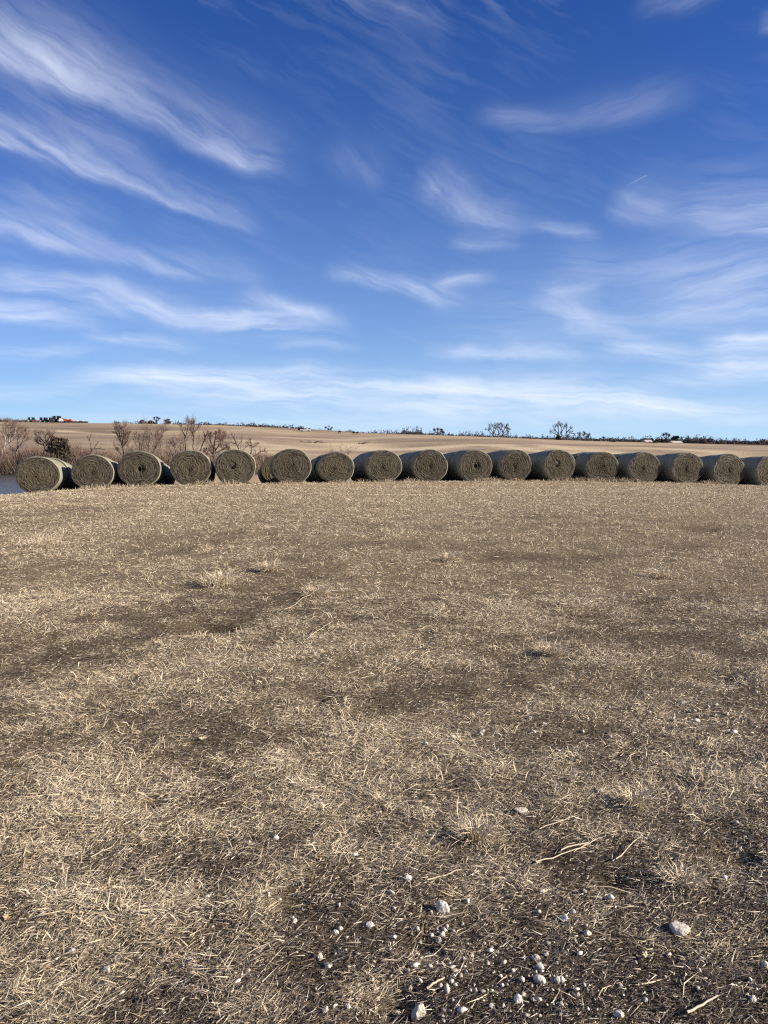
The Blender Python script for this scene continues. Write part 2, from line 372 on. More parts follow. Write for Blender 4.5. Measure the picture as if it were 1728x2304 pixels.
# ------------------------------------------------------------------ materials
M = {}
def materials():
    m, T, b = mat('soil_and_thatch', rough=0.95, spec=0.1)
    tc = T.node('ShaderNodeTexCoord'); P = tc.outputs['Object']
    at = T.node('ShaderNodeAttribute'); at.attribute_name = 'tone'
    s = T.sep(at.outputs['Color'])[0]
    n1 = T.noise(P, 3.0, 5, 0.65); n2 = T.noise(P, 38.0, 4, 0.7); n3 = T.noise(P, 140.0, 3, 0.6)
    f = T.math('ADD', T.math('MULTIPLY', T.math('SUBTRACT', n1, 0.5), 0.6), T.math('MULTIPLY', T.math('SUBTRACT', n2, 0.5), 1.1))
    f = T.math('ADD', f, T.math('SUBTRACT', 0.85, s), clamp=True)
    soilc = T.mix(n3, (0.022, 0.015, 0.010), (0.066, 0.046, 0.031))
    thatch = T.mix(n3, (0.12, 0.086, 0.050), (0.46, 0.36, 0.21))
    c = T.mix(f, soilc, thatch)
    fl = None
    wn = T.node('ShaderNodeTexNoise'); T.link(P, wn.inputs['Vector']); wn.inputs['Scale'].default_value = 9.0
    wp = T.vmath('ADD', P, T.vmath('MULTIPLY', T.vmath('SUBTRACT', wn.outputs['Color'], (0.5, 0.5, 0.5)), (0.05, 0.05, 0.0)))
    for q, (ang, sx, sy) in enumerate([(32, 38, 300), (-24, 45, 330), (75, 42, 310), (8, 30, 260)]):
        mp = T.node('ShaderNodeMapping'); T.link(wp, mp.inputs[0]); mp.inputs['Rotation'].default_value = (0, 0, R(ang)); mp.inputs['Scale'].default_value = (sx, sy, 0); mp.inputs['Location'].default_value = (q * 3.7, q * 1.9, 0)
        e = T.maprange(T.noise(mp.outputs[0], 1.0, 1, 0.5), 0.53, 0.62)
        fl = e if fl is None else T.math('MAXIMUM', fl, e)
    fleck = T.mix(n2, (0.17, 0.125, 0.075), (0.52, 0.42, 0.27))
    c = T.mix(T.math('MULTIPLY', fl, T.math('MULTIPLY_ADD', f, 0.45, 0.45)), c, fleck)
    T.link(c, b.inputs['Base Color'])
    h = T.math('ADD', T.math('ADD', T.math('MULTIPLY', n2, 0.6), T.math('MULTIPLY', n3, 0.4)), T.math('MULTIPLY', fl, 0.25))
    add_bump(T, b, h, 0.03, 0.9)
    M['ground'] = m

    m, T, b = mat('winter_pasture', rough=0.95, spec=0.1)
    tc = T.node('ShaderNodeTexCoord'); P = tc.outputs['Object']
    mp = T.node('ShaderNodeMapping'); T.link(P, mp.inputs[0]); mp.inputs['Scale'].default_value = (0.6, 0.8, 0); mp.inputs['Rotation'].default_value = (0, 0, R(22))
    n1 = T.noise(mp.outputs[0], 0.022, 5, 0.55, 0.6); n2 = T.noise(P, 0.5, 5, 0.65); n3 = T.noise(mp.outputs[0], 0.016, 2, 0.5, 0.4)
    c = T.ramp(n1, [(0.30, (0.22, 0.165, 0.115)), (0.45, (0.32, 0.245, 0.165)), (0.58, (0.43, 0.335, 0.205)), (0.72, (0.55, 0.44, 0.27))])
    c = T.mix(T.math('MULTIPLY', T.maprange(n3, 0.45, 0.65), 0.6), c, (0.245, 0.175, 0.125))
    # pale grassed waterways and a dark ploughed strip
    w = T.node('ShaderNodeTexWave', wave_type='BANDS', bands_direction='Y'); T.link(mp.outputs[0], w.inputs[0])
    w.inputs['Scale'].default_value = 0.0055; w.inputs['Distortion'].default_value = 9.0; w.inputs['Detail'].default_value = 2.0; w.inputs['Detail Scale'].default_value = 0.9
    c = T.mix(T.math('MULTIPLY', T.maprange(T.math('MULTIPLY', w.outputs[1], T.math('MULTIPLY_ADD', n1, 0.8, 0.6)), 0.93, 1.02), 0.5), c, (0.52, 0.42, 0.27))
    c = T.mix(T.math('MULTIPLY', T.maprange(T.math('ADD', w.outputs[1], T.math('MULTIPLY', n1, 0.5)), 0.30, 0.16), 0.55), c, (0.13, 0.098, 0.072))
    c = T.mix(T.math('MULTIPLY', n2, 0.25), c, (0.17, 0.13, 0.09))
    at = T.node('ShaderNodeAttribute'); at.attribute_name = 'tone'; lr, dk, _ = T.sep(at.outputs['Color'])
    c = T.mix(T.math('MULTIPLY', lr, 0.8), c, (0.56, 0.455, 0.29)); c = T.mix(T.math('MULTIPLY', dk, 0.75), c, (0.16, 0.12, 0.088))
    T.link(c, b.inputs['Base Color'])
    add_bump(T, b, n2, 0.4, 0.6)
    M['hills'] = m

    m, T, b = mat('dry_blades', rough=0.55, spec=0.35)
    at = T.node('ShaderNodeAttribute'); at.attribute_name = 'tone'
    T.link(at.outputs['Color'], b.inputs['Base Color'])
    M['blades'] = m

    m, T, b = mat('net_wrap', rough=0.85, spec=0.2)
    tc = T.node('ShaderNodeTexCoord'); P = tc.outputs['Object']
    oi = T.node('ShaderNodeObjectInfo')
    x, y, z = T.sep(P)
    band = T.noise(T.comb(T.math('MULTIPLY', oi.outputs['Random'], 40.0), T.math('MULTIPLY', y, 9.0), 0.0), 1.0, 3, 0.6)
    st = T.noise(T.comb(T.math('MULTIPLY', x, 5.0), T.math('MULTIPLY', y, 60.0), T.math('MULTIPLY', z, 5.0)), 1.0, 4, 0.7)
    bl = T.noise(P, 3.0, 4, 0.6)
    c = T.mix(T.maprange(band, 0.3, 0.7), (0.17, 0.17, 0.125), (0.33, 0.325, 0.25))
    c = T.mix(T.math('MULTIPLY', T.maprange(bl, 0.4, 0.75), 0.55), c, (0.21, 0.175, 0.115))
    c = T.mix(T.math('MULTIPLY', T.maprange(st, 0.45, 0.7), 0.5), c, (0.12, 0.11, 0.08))
    T.link(c, b.inputs['Base Color'])
    add_bump(T, b, T.math('ADD', st, T.math('MULTIPLY', band, 0.8)), 0.03, 0.8)
    M['net'] = m

    m, T, b = mat('hay_end', rough=0.9, spec=0.15)
    tc = T.node('ShaderNodeTexCoord'); P = tc.outputs['Object']
    oi = T.node('ShaderNodeObjectInfo')
    x, y, z = T.sep(P)
    zc = T.math('SUBTRACT', z, 0.735)
    wob = T.math('MULTIPLY', T.math('SUBTRACT', T.noise(P, 4.0, 3), 0.5), 0.10)
    rr = T.math('ADD', T.math('SQRT', T.math('ADD', T.math('MULTIPLY', x, x), T.math('MULTIPLY', zc, zc))), wob)
    an = T.math('ARCTAN2', zc, x)
    rings = T.noise(T.comb(T.math('MULTIPLY', rr, 34.0), T.math('MULTIPLY', an, 1.4), T.math('MULTIPLY', oi.outputs['Random'], 50.0)), 1.0, 4, 0.65)
    fine = T.noise(T.comb(T.math('MULTIPLY', rr, 120.0), T.math('MULTIPLY', an, 9.0), 0.0), 1.0, 3, 0.7)
    big = T.noise(T.vmath('ADD', P, T.comb(T.math('MULTIPLY', oi.outputs['Random'], 30.0), 0.0, 0.0)), 2.6, 3, 0.6)
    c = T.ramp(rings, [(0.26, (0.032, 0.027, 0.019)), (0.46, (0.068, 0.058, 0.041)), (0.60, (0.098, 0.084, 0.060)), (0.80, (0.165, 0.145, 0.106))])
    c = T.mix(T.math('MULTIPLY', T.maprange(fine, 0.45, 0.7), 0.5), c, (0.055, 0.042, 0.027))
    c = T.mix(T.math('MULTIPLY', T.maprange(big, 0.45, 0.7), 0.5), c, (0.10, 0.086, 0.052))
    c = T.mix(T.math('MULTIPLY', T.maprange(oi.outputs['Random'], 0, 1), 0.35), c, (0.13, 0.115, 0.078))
    c = T.mix(1.0, c, T.ramp(T.math('FRACT', T.math('MULTIPLY', oi.outputs['Random'], 7.31)), [(0.0, (0.75, 0.75, 0.72)), (0.5, (1.0, 1.0, 0.97)), (1.0, (1.2, 1.14, 1.03))]), 'MULTIPLY')
    T.link(c, b.inputs['Base Color'])
    add_bump(T, b, T.math('ADD', rings, T.math('MULTIPLY', fine, 0.6)), 0.04, 0.8)
    M['hay'] = m

    m, T, b = mat('bark_grey', rough=0.9)
    tc = T.node('ShaderNodeTexCoord'); n = T.noise(tc.outputs['Object'], 3.0, 4)
    T.link(T.mix(n, (0.065, 0.052, 0.045), (0.15, 0.125, 0.105)), b.inputs['Base Color'])
    M['bark'] = m
    m, T, b = mat('bark_pale', rough=0.9)
    tc = T.node('ShaderNodeTexCoord'); n = T.noise(tc.outputs['Object'], 2.0, 4)
    T.link(T.mix(T.maprange(n, 0.4, 0.6), (0.16, 0.13, 0.11), (0.46, 0.42, 0.37)), b.inputs['Base Color'])
    M['pale_bark'] = m
    m, T, b = mat('twigs', (0.185, 0.130, 0.100), 0.9); M['twig'] = m
    m, T, b = mat('twigs_red', (0.185, 0.115, 0.098), 0.9); M['red_twig'] = m
    m, T, b = mat('twigs_far', (0.13, 0.108, 0.106), 0.9); M['far_twig'] = m
    m, T, b = mat('cedar_needles', rough=0.8)
    at = T.node('ShaderNodeAttribute'); at.attribute_name = 'tone'
    T.link(at.outputs['Color'], b.inputs['Base Color']); M['tone'] = m
    m, T, b = mat('limestone', rough=0.85, spec=0.25)
    tc = T.node('ShaderNodeTexCoord'); P = tc.outputs['Object']; oi = T.node('ShaderNodeObjectInfo')
    n = T.noise(P, 2.6, 5, 0.6); n2 = T.noise(P, 1.1, 3)
    c = T.mix(oi.outputs['Random'], (0.52, 0.46, 0.36), (0.80, 0.74, 0.62))
    c = T.mix(T.math('MULTIPLY', T.maprange(n, 0.5, 0.75), 0.5), c, (0.36, 0.30, 0.22))
    c = T.mix(T.math('MULTIPLY', T.maprange(n2, 0.5, 0.7), 0.35), c, (0.32, 0.29, 0.25))
    T.link(c, b.inputs['Base Color']); add_bump(T, b, n, 0.12, 0.35); M['stone'] = m
    m, T, b = mat('gravel_chips', rough=0.9)
    at = T.node('ShaderNodeAttribute'); at.attribute_name = 'tone'
    T.link(at.outputs['Color'], b.inputs['Base Color']); M['gravel'] = m

    m, T, b = mat('pond_water', (0.060, 0.068, 0.068), 0.25, 0.18)
    tc = T.node('ShaderNodeTexCoord')
    mp = T.node('ShaderNodeMapping'); T.link(tc.outputs['Object'], mp.inputs[0]); mp.inputs['Scale'].default_value = (0.35, 1.6, 1)
    add_bump(T, b, T.noise(mp.outputs[0], 0.9, 4, 0.6), 0.10, 0.8); M['water'] = m
    for nm, c, r in [('red_paint', (0.36, 0.06, 0.035), 0.5), ('orange_paint', (0.45, 0.13, 0.05), 0.5), ('green_paint', (0.02, 0.07, 0.035), 0.4), ('black_rubber', (0.018, 0.018, 0.02), 0.8),
                     ('white_paint', (0.58, 0.57, 0.55), 0.5), ('dark_glass', (0.02, 0.025, 0.03), 0.1), ('pale_roof', (0.50, 0.46, 0.44), 0.6), ('tan_wall', (0.48, 0.42, 0.34), 0.8),
                     ('cow_hide', (0.014, 0.012, 0.012), 0.7), ('grey_metal', (0.3, 0.3, 0.3), 0.5), ('dead_leaf', (0.40, 0.29, 0.17), 0.7), ('pale_leaf', (0.56, 0.46, 0.29), 0.7),
                     ('dark_leaf', (0.085, 0.045, 0.026), 0.7), ('pale_track', (0.50, 0.44, 0.34), 0.95), ('stalk', (0.55, 0.46, 0.32), 0.6), ('dark_twig', (0.16, 0.115, 0.08), 0.8)]:
        M[nm] = mat(nm, c, r)[0]
materials()

# ------------------------------------------------------------------ ground and hills
def sheet(name, xs, ys, m, with_soil=False):
    X, Y = np.meshgrid(xs, ys); Z = gz(X, Y)
    V = np.stack([X, Y, Z], -1).reshape(-1, 3)
    nx, ny = len(xs), len(ys)
    i = (np.arange(ny - 1)[:, None] * nx + np.arange(nx - 1)[None]).ravel()
    Q = np.stack([i, i + 1, i + 1 + nx, i + nx], -1)
    col = None
    if with_soil:
        s = soil(X.ravel(), Y.ravel()); col = np.stack([s, s, s], -1)
    me = mesh_np(name, V, Q.ravel(), np.arange(len(Q)) * 4, m, col, True)
    return tag(link_mesh(name, me), kind='structure')

def sym(a, lo, hi, n):
    t = np.linspace(math.asinh(lo / a), math.asinh(hi / a), n); return np.sinh(t) * a
xs = np.unique(np.concatenate([np.linspace(-6, 6, 140), sym(6, -4000, -6.05, 80), sym(6, 6.05, 4000, 80)]))
ys = np.concatenate([np.linspace(-4000, -50, 6), np.linspace(-30, 0.5, 14), np.linspace(0.8, 9, 140), np.linspace(9.1, 58, 130)[1:]])
sheet('ground', xs, ys, M['ground'], True)
xs = np.unique(np.concatenate([np.linspace(-420, 420, 240), sym(40, -9000, -425, 24), sym(40, 425, 9000, 24)]))
ys = np.concatenate([np.linspace(58, 500, 190), np.geomspace(504, 9000, 50)])
BANDS = []
for pts, w, s in [([(961, 1012), (1029, 1003), (1099, 1000), (1164, 1007), (1232, 1016)], 3.5, 1.0), ([(1200, 1000), (1280, 1008), (1378, 1022)], 3.5, 0.9), ([(1423, 1007), (1550, 1011), (1630, 1022)], 3.5, 0.7),
                  ([(60, 962), (143, 964), (208, 966), (262, 977)], 9, -1.0), ([(125, 969), (182, 973), (258, 980)], 4, 1.0), ([(530, 991), (561, 994), (608, 1003), (660, 1010)], 4, 1.0), ([(785, 1000), (835, 1011)], 9, 1.0), ([(582, 1018), (625, 1019)], 3, 0.9),
                  ([(965, 1016), (1100, 1012), (1225, 1020)], 5, -0.6), ([(680, 970), (832, 979)], 6, -0.6), ([(280, 985), (400, 990), (480, 985)], 7, -0.6), ([(640, 984), (760, 990), (840, 985), (960, 984)], 6, 0.5), ([(1290, 1000), (1480, 1006), (1700, 1012)], 5, -0.5),
                  ([(300, 968), (450, 972), (560, 968)], 6, 0.5), ([(860, 996), (1000, 990), (1150, 990)], 5, -0.45), ([(1240, 994), (1500, 999), (1720, 1006)], 5, 0.6)]:
    P = []
    for a, b in pts:
        d = ray(a, b); q = np.linspace(110, 640, 2500); f = EYE + d[2] * q - gz(d[0] * q, q, False)
        i = int(np.argmax(f < 0)) if (f < 0).any() else 2499
        P.append((d[0] * q[i], q[i]))
    BANDS.append((np.array(P), w, s))
hl = sheet('hills', xs, ys, M['hills'])
def band_tone(me):
    n = len(me.vertices); v = np.empty(n * 3, np.float32); me.vertices.foreach_get('co', v); v = v.reshape(-1, 3)
    x, y = v[:, 0].astype(float), v[:, 1].astype(float); t = np.zeros(n)
    x = x + (vnoise(x, y, 0.05, 71, 2) - 0.5) * 14; y = y + (vnoise(x, y, 0.05, 72, 2) - 0.5) * 14
    for P, w, s in BANDS:
        dm = np.full(n, 1e9)
        for (ax, ay), (bx, by) in zip(P, P[1:]):
            L2 = (bx - ax) ** 2 + (by - ay) ** 2 + 1e-6; k = np.clip(((x - ax) * (bx - ax) + (y - ay) * (by - ay)) / L2, 0, 1)
            dm = np.minimum(dm, np.hypot(x - ax - k * (bx - ax), y - ay - k * (by - ay)))
        t += s * np.exp(-(dm / (1.25 * w)) ** 2) * (0.75 + vnoise(x, y, 0.04, 73, 2))
    a = me.color_attributes.new('tone', 'FLOAT_COLOR', 'POINT'); c = np.ones((n, 4), np.float32); c[:, 0] = np.clip(t, 0, 1); c[:, 1] = np.clip(-t, 0, 1); a.data.foreach_set('color', c.ravel())
band_tone(hl.data)

pond = mesh_py('pond', [(-130, 57, -2.62), (-25, 57, -2.62), (-25, 97, -2.62), (-130, 97, -2.62)], [(0, 1, 2, 3)], M['water'])
tag(link_mesh('pond', pond), kind='structure')
tx = np.linspace(-32, -8, 25); tz = gz(tx, np.full(25, 118.0))
V = [(x, 117.2, gz1(x, 117.2) + 0.05) for x in tx] + [(x, 119.2, gz1(x, 119.2) + 0.05) for x in tx]
tag(link_mesh('path', mesh_py('path', V, [(i, i + 1, i + 26, i + 25) for i in range(24)], M['pale_track'])), kind='structure')

# ------------------------------------------------------------------ hay bales
BR, BH, BL = 0.83, 1.47, 1.52
def bale_variant(seed):
    r = random.Random(seed); NS = 46
    ph = [r.uniform(0, 6.28) for _ in range(4)]
    def rim(a, t):
        # squashed outline with a flat foot; t = 0..1 along the bale
        w = 1 + 0.012 * math.sin(3 * a + ph[0]) + 0.008 * math.sin(5 * a + ph[1] + 3 * t) + 0.006 * math.sin(9 * a + ph[2] - 5 * t)
        return math.cos(a) * BR * w, max(-0.70, math.sin(a) * BH / 2 * w)
    prof = [(0.0, 0.955), (0.015, 0.985), (0.05, 1.0), (0.14, 1.008), (0.26, 0.998), (0.36, 0.99), (0.47, 0.972), (0.56, 0.985), (0.68, 1.002), (0.82, 1.008), (0.94, 1.0), (0.985, 0.985), (1.0, 0.955)]
    V = []; Fc = []
    for t, k in prof:
        kk = k * (1 + r.uniform(-0.006, 0.006))
        for i in range(NS):
            x, z = rim(2 * math.pi * i / NS, t)
            V.append((x * kk, t * BL, z * kk + 0.735))
    for j in range(len(prof) - 1):
        for i in range(NS):
            a = j * NS + i; b = j * NS + (i + 1) % NS
            Fc.append((a, b, b + NS, a + NS))
    net = mesh_py('net_wrap', V, Fc, M['net'], True)
    faces = []
    for side in (0, 1):
        V = []; Fc = []; NR = 5 if side else 17
        hx, hz = r.uniform(-0.12, 0.12), r.uniform(-0.1, 0.1)
        hole = r.choice([0, 0, 0.04])
        if side == 0 and seed == 104: hx, hz, hole = -0.20, 0.06, 0.36
        if side == 0 and seed == 102: hx, hz, hole = 0.06, 0.0, 0.26
        if side == 0: hx *= 0.8
        for j in range(NR):
            u = 1 - j / NR
            for i in range(NS):
                x, z = rim(2 * math.pi * i / NS, float(side))
                k = 0.957 * u
                dish = -0.035 * (1 - u) + (r.uniform(-0.013, 0.013) + (0.004 if j % 2 else -0.003)) * (u < 0.97) + 0.03 * math.sin(2 * math.pi * i / NS * 2 + ph[3]) * u * (1 - u)
                X = x * k + hx * (1 - u); Z = z * k + hz * (1 - u)
                dish += hole * math.exp(-((X - hx) ** 2 + (Z - hz) ** 2) / 0.010)
                yy = (dish if side == 0 else BL - dish) + (-0.012 if side == 0 else 0.012) * (u >= 0.97) * 0
                V.append((X, yy, Z + 0.735))
        V.append((hx, (0.02 if side == 0 else BL - 0.02), hz + 0.735))
        for j in range(NR - 1):
            for i in range(NS):
                a = j * NS + i; b = j * NS + (i + 1) % NS
                f = (a, b, b + NS, a + NS); Fc.append(f if side else f[::-1])
        for i in range(NS):
            a = (NR - 1) * NS + i; b = (NR - 1) * NS + (i + 1) % NS
            f = (a, b, len(V) - 1); Fc.append(f if side else f[::-1])
        faces.append(mesh_py('end_face', V, Fc, M['hay'], False))
    # loose stems wound round the front face
    rg = np.random.default_rng(seed); n = 520
    u = np.sqrt(rg.uniform(0.01, 0.97, n)); a0 = rg.uniform(0, 2 * math.pi, n); da = rg.uniform(0.12, 0.45, n) / np.maximum(u, 0.25)
    off = rg.uniform(-0.05, 0.05, n); lift = rg.uniform(0.002, 0.028, n); wd = rg.uniform(0.0035, 0.009, n)
    shade = rg.uniform(0, 1, n)
    c = np.where(shade[:, None] < 0.35, np.array([[0.045, 0.035, 0.023]]), np.array([[0.155, 0.132, 0.095]])) * rg.uniform(0.5, 1.2, (n, 1))
    P = []
    for q, (ua, up) in enumerate(((0, 0), (0.5, 1), (1, 0.4))):
        a = a0 + da * ua; uu = np.clip(u + off * ua, 0.02, 0.99)
        for sgn in (-1, 1):
            k = (uu * 0.955 + sgn * wd / BR)
            P.append(np.stack([np.cos(a) * BR * k, -lift * up - 0.012 + 0.035 * (1 - uu), np.maximum(-0.70, np.sin(a) * BH / 2 * k) + 0.735], -1))
    V = np.stack(P, 1).reshape(-1, 3)
    b = (np.arange(n) * 6)[:, None]
    Q = np.concatenate([b + np.array([[0, 1, 3, 2]]), b + np.array([[2, 3, 5, 4]])], 1).reshape(-1)
    straw = mesh_np('loose_straw', V, Q, np.arange(2 * n) * 4, M['blades'], np.repeat(c, 6, 0))
    return net, faces, straw
VAR = [bale_variant(100 + i) for i in range(7)]

#        px    depth  sx    sz   var  note on the front bale
BALES = [(84, 30.3, 1.030, 1.020, 0, 'bale at the left end, beside the pond with its sunlit wrap showing'),
         (208, 30.9, 0.997, 0.977, 1, 'bale between the one beside the pond and the pitted one'),
         (313, 31.2, 1.027, 1.027, 2, 'bale with a dark pitted centre and a sunlit shoulder'),
         (430, 31.5, 1.003, 1.023, 3, 'bale just left of the one with an off centre dark hole'),
         (531, 31.8, 0.990, 1.040, 4, 'bale with a dark hole in its end, just left of the open gap'),
         (657, 32.0, 1.009, 1.040, 5, 'ragged tall bale just right of the open gap'),
         (757, 33.9, 0.969, 0.959, 6, 'bale set back beside the ragged tall bale'),
         (865, 34.3, 1.003, 1.013, 0, 'bale with a pale centre knot, two right of the ragged tall bale'),
         (969, 34.7, 0.993, 1.023, 1, 'bale with a sagging lower left edge, below the rounded far tree'),
         (1070, 35.0, 0.980, 1.030, 2, 'straw coloured bale just left of the three tall far trees'),
         (1161, 35.3, 0.930, 1.020, 3, 'narrow bale with a loose heap of straw at its foot'),
         (1259, 35.5, 0.983, 1.023, 4, 'bale standing below the pair of tall far trees'),
         (1355, 35.7, 1.008, 0.988, 5, 'bale below the lone low bush on the far field'),
         (1451, 35.8, 1.001, 1.001, 6, 'bale below the far house with the pale roof'),
         (1547, 35.9, 1.030, 1.020, 0, 'bale below the dark rounded pine on the skyline'),
         (1642, 36.0, 1.029, 1.039, 1, 'whole bale next to the one cut by the right edge of the photo'),
         (1737, 36.1, 1.034, 1.045, 2, 'bale cut off by the right edge of the photo')]
ROWN = ['leftmost', 'second', 'third', 'fourth', 'fifth', 'sixth', 'seventh', 'eighth', 'ninth', 'tenth', 'eleventh', 'twelfth', 'thirteenth', 'fourteenth', 'fifteenth', 'sixteenth', 'rightmost']
PLACE = ['front', 'second', 'third', 'fourth', 'fifth', 'sixth']
AX = R(-10.8); ADX, ADY = math.sin(AX), math.cos(AX)
FEET = []
br = random.Random(5)
for i, (px, D, sx, sz, vi, note) in enumerate(BALES):
    X, Y = at_depth(px, D)
    depth = 5 if i < 7 else 4
    for k in range(depth):
        s = k * (BL + 0.04)
        bx, by = X + ADX * s, Y + ADY * s
        if k: bx += br.uniform(-0.07, 0.07)
        if i == 5 and k: bx -= 0.62; by += 1.6
        z0 = gz1(bx, by); z1 = gz1(bx + ADX * 1.5, by + ADY * 1.5)
        zz = (z0 + z1) / 2 - (z1 - z0) / 2 if False else z0
        v = VAR[(vi + 3 * k) % 7]
        t = empty('hay_bale', (bx, by, zz - 0.05), -AX + br.uniform(-0.035, 0.035) * (1 if k == 0 else 0.6))
        t.rotation_euler = (math.atan2(z1 - z0, 1.5), 0, t.rotation_euler.z)
        t.scale = (sx * br.uniform(0.985, 1.015), 1, sz * (br.uniform(0.97, 1.02) if k else 1) * (0.93 if i == 5 and k else 1))
        link_mesh('net_wrap', v[0], None, t)
        for fm in v[1]: link_mesh('end_face', fm, None, t)
        if k == 0:
            ls = link_mesh('loose_straw', v[2], None, t); tag(ls, kind='stuff')
            FEET.append((bx, by))
            lab = 'round hay ' + note
        elif ROWN[i] in ('leftmost', 'rightmost'):
            lab = f'round hay bale, {PLACE[k]} from the front in the {ROWN[i]} bale row'
        else:
            lab = f'round hay bale, {PLACE[k]} from the front in the {ROWN[i]} bale row from the left'
        tag(t, lab, 'hay bale', 'round hay bales stored in rows along the field edge')

# ------------------------------------------------------------------ trees
def tubes(polys, sides=4):
    V = []; Fc = []
    for pts, rad in polys:
        n = len(pts); base = len(V)
        for j in range(n):
            p = pts[j]; d = (pts[min(j + 1, n - 1)] - pts[max(j - 1, 0)])
            if d.length < 1e-9: d = Vector((0, 0, 1))
            d.normalize()
            a = d.orthogonal().normalized(); b = d.cross(a)
            for q in range(sides):
                t = 2 * math.pi * q / sides
                V.append(p + (a * math.cos(t) + b * math.sin(t)) * rad[j])
        for j in range(n - 1):
            for q in range(sides):
                i0 = base + j * sides + q; i1 = base + j * sides + (q + 1) % sides
                Fc.append((i0, i1, i1 + sides, i0 + sides))
    return V, Fc

def grow(r, p, d, L, rad, level, maxl, wood, twig, up=0.25, nch=5, kink=0.22, min_rad=0.006):
    n = 4 if level < 2 else 3
    pts = [p.copy()]; rads = [rad]; q = p.copy(); dd = d.normalized()
    for j in range(n):
        dd = (dd + Vector((r.gauss(0, kink), r.gauss(0, kink), r.gauss(0, kink) + up * 0.25))).normalized()
        q = q + dd * (L / n); pts.append(q.copy()); rads.append(max(min_rad, rad * (1 - 0.75 * (j + 1) / n)))
    (wood if level < 2 else twig).append((pts, rads))
    if level >= maxl: return
    m = nch + r.randint(-1, 1)
    for c in range(max(2, m)):
        t = 0.25 + 0.75 * (c + r.random()) / m; t = min(t, 0.99)
        j = min(n - 1, int(t * n)); f = t * n - j
        b = pts[j].lerp(pts[j + 1], f)
        ax = (pts[j + 1] - pts[j]).normalized()
        side = ax.orthogonal().normalized(); side.rotate(Matrix.Rotation(r.uniform(0, 6.283), 3, ax))
        nd = (ax * r.uniform(0.7, 1.1) + side * r.uniform(0.35, 0.85) + Vector((0, 0, up))).normalized()
        grow(r, b, nd, L * r.uniform(0.5, 0.85), max(min_rad, rads[j] * 0.55), level + 1, maxl, wood, twig, up, nch, kink, min_rad)

def tree_meshes(seed, limbs, maxl=3, nch=5, up=0.25, kink=0.2, bark='bark', twigm='twig', min_rad=0.009, spread=1.0, twig_len=0.58):
    """limbs: list of ([(x,z)...] metres, radius at base, radius at tip); twigs grow from them"""
    r = random.Random(seed); wood = []; twig = []
    for pts, r0, r1 in limbs:
        P = []; yo = r.uniform(-0.5, 0.5) * spread
        n = len(pts); L = sum(math.dist(pts[i], pts[i + 1]) for i in range(n - 1))
        acc = 0
        for j, (x, z) in enumerate(pts):
            if j: acc += math.dist(pts[j - 1], pts[j])
            P.append(Vector((x, yo * acc * 0.5 if len(limbs) > 1 else r.uniform(-.1, .1), z)))
        # finer kinks
        PP = [P[0]]
        for a, b in zip(P, P[1:]):
            PP.append(a.lerp(b, 0.5) + Vector((r.gauss(0, 0.03), r.gauss(0, 0.03), 0)) * (b - a).length); PP.append(b)
        rr = [r0 + (r1 - r0) * j / (len(PP) - 1) for j in range(len(PP))]
        wood.append((PP, rr))
        m = max(3, int(nch * 1.6))
        for c in range(m):
            t = 0.35 + 0.65 * (c + r.random()) / m; f = min(0.999, t) * (len(PP) - 1); j = int(f)
            b = PP[j].lerp(PP[j + 1], f - j); ax = (PP[j + 1] - PP[j]).normalized()
            side = ax.orthogonal().normalized(); side.rotate(Matrix.Rotation(r.uniform(0, 6.283), 3, ax))
            nd = (ax * r.uniform(0.4, 0.9) + side * r.uniform(0.5, 1.0) * spread + Vector((0, 0, up))).normalized()
            grow(r, b, nd, L * twig_len * r.uniform(0.5, 1.0) * (1.2 - 0.75 * t), max(min_rad, rr[j] * 0.5), 2, 1 + maxl, wood, twig, up, nch, kink, min_rad)
    tv = tubes(wood, 5); cv = tubes(twig, 3)
    return mesh_py('trunk', *tv, M[bark], True), mesh_py('crown', *cv, M[twigm])

def tree(px, D, limbs_px, label, seed, base_y, name='bare_tree', cat='tree', group=None, r0=0.10, r1=0.03, zoff=0, **kw):
    """limbs_px: polylines in picture pixels; base_y: picture row of the foot"""
    X, Y = at_depth(px, D); zb = gz1(X, Y)
    k = D / F
    limbs = []
    for pl in limbs_px:
        if isinstance(pl[0], (int, float)): r0_, r1_, pl = pl[0], pl[1], pl[2]
        else: r0_, r1_ = r0, r1
        limbs.append(([((a - px) * k, (base_y - b) * k + zoff) for a, b in pl], r0_, r1_))
    lo = min(z for l in limbs for _, z in l[0])
    for l in limbs:
        if l[0][0][1] < 0.6 and l[0][0][1] == lo: l[0].insert(0, (l[0][0][0], lo - 0.3))
    t = empty(name, (X, Y, zb)); tm, cm = tree_meshes(seed, limbs, **kw)
    link_mesh('trunk', tm, None, t); link_mesh('crown', cm, None, t)
    tag(t, label, cat, group); return t

def base_row(px, D):
    X, Y = at_depth(px, D); return 990 - (gz1(X, Y) - EYE) / D * F

G1 = 'bare trees and scrub along the far side of the pond'
def near_tree(px, D, limbs, label, seed, **kw):
    b = base_row(px, D)
    L = []
    for l in limbs:
        rr = None
        if isinstance(l[0], (int, float)): rr = l[:2]; l = l[2]
        l = [(x, b if y == 'b' else b - (b - y) * 0.90) for x, y in l]
        L.append((rr[0], rr[1], l) if rr else l)
    return tree(px, D, L, label, seed, b, group=G1, **kw)

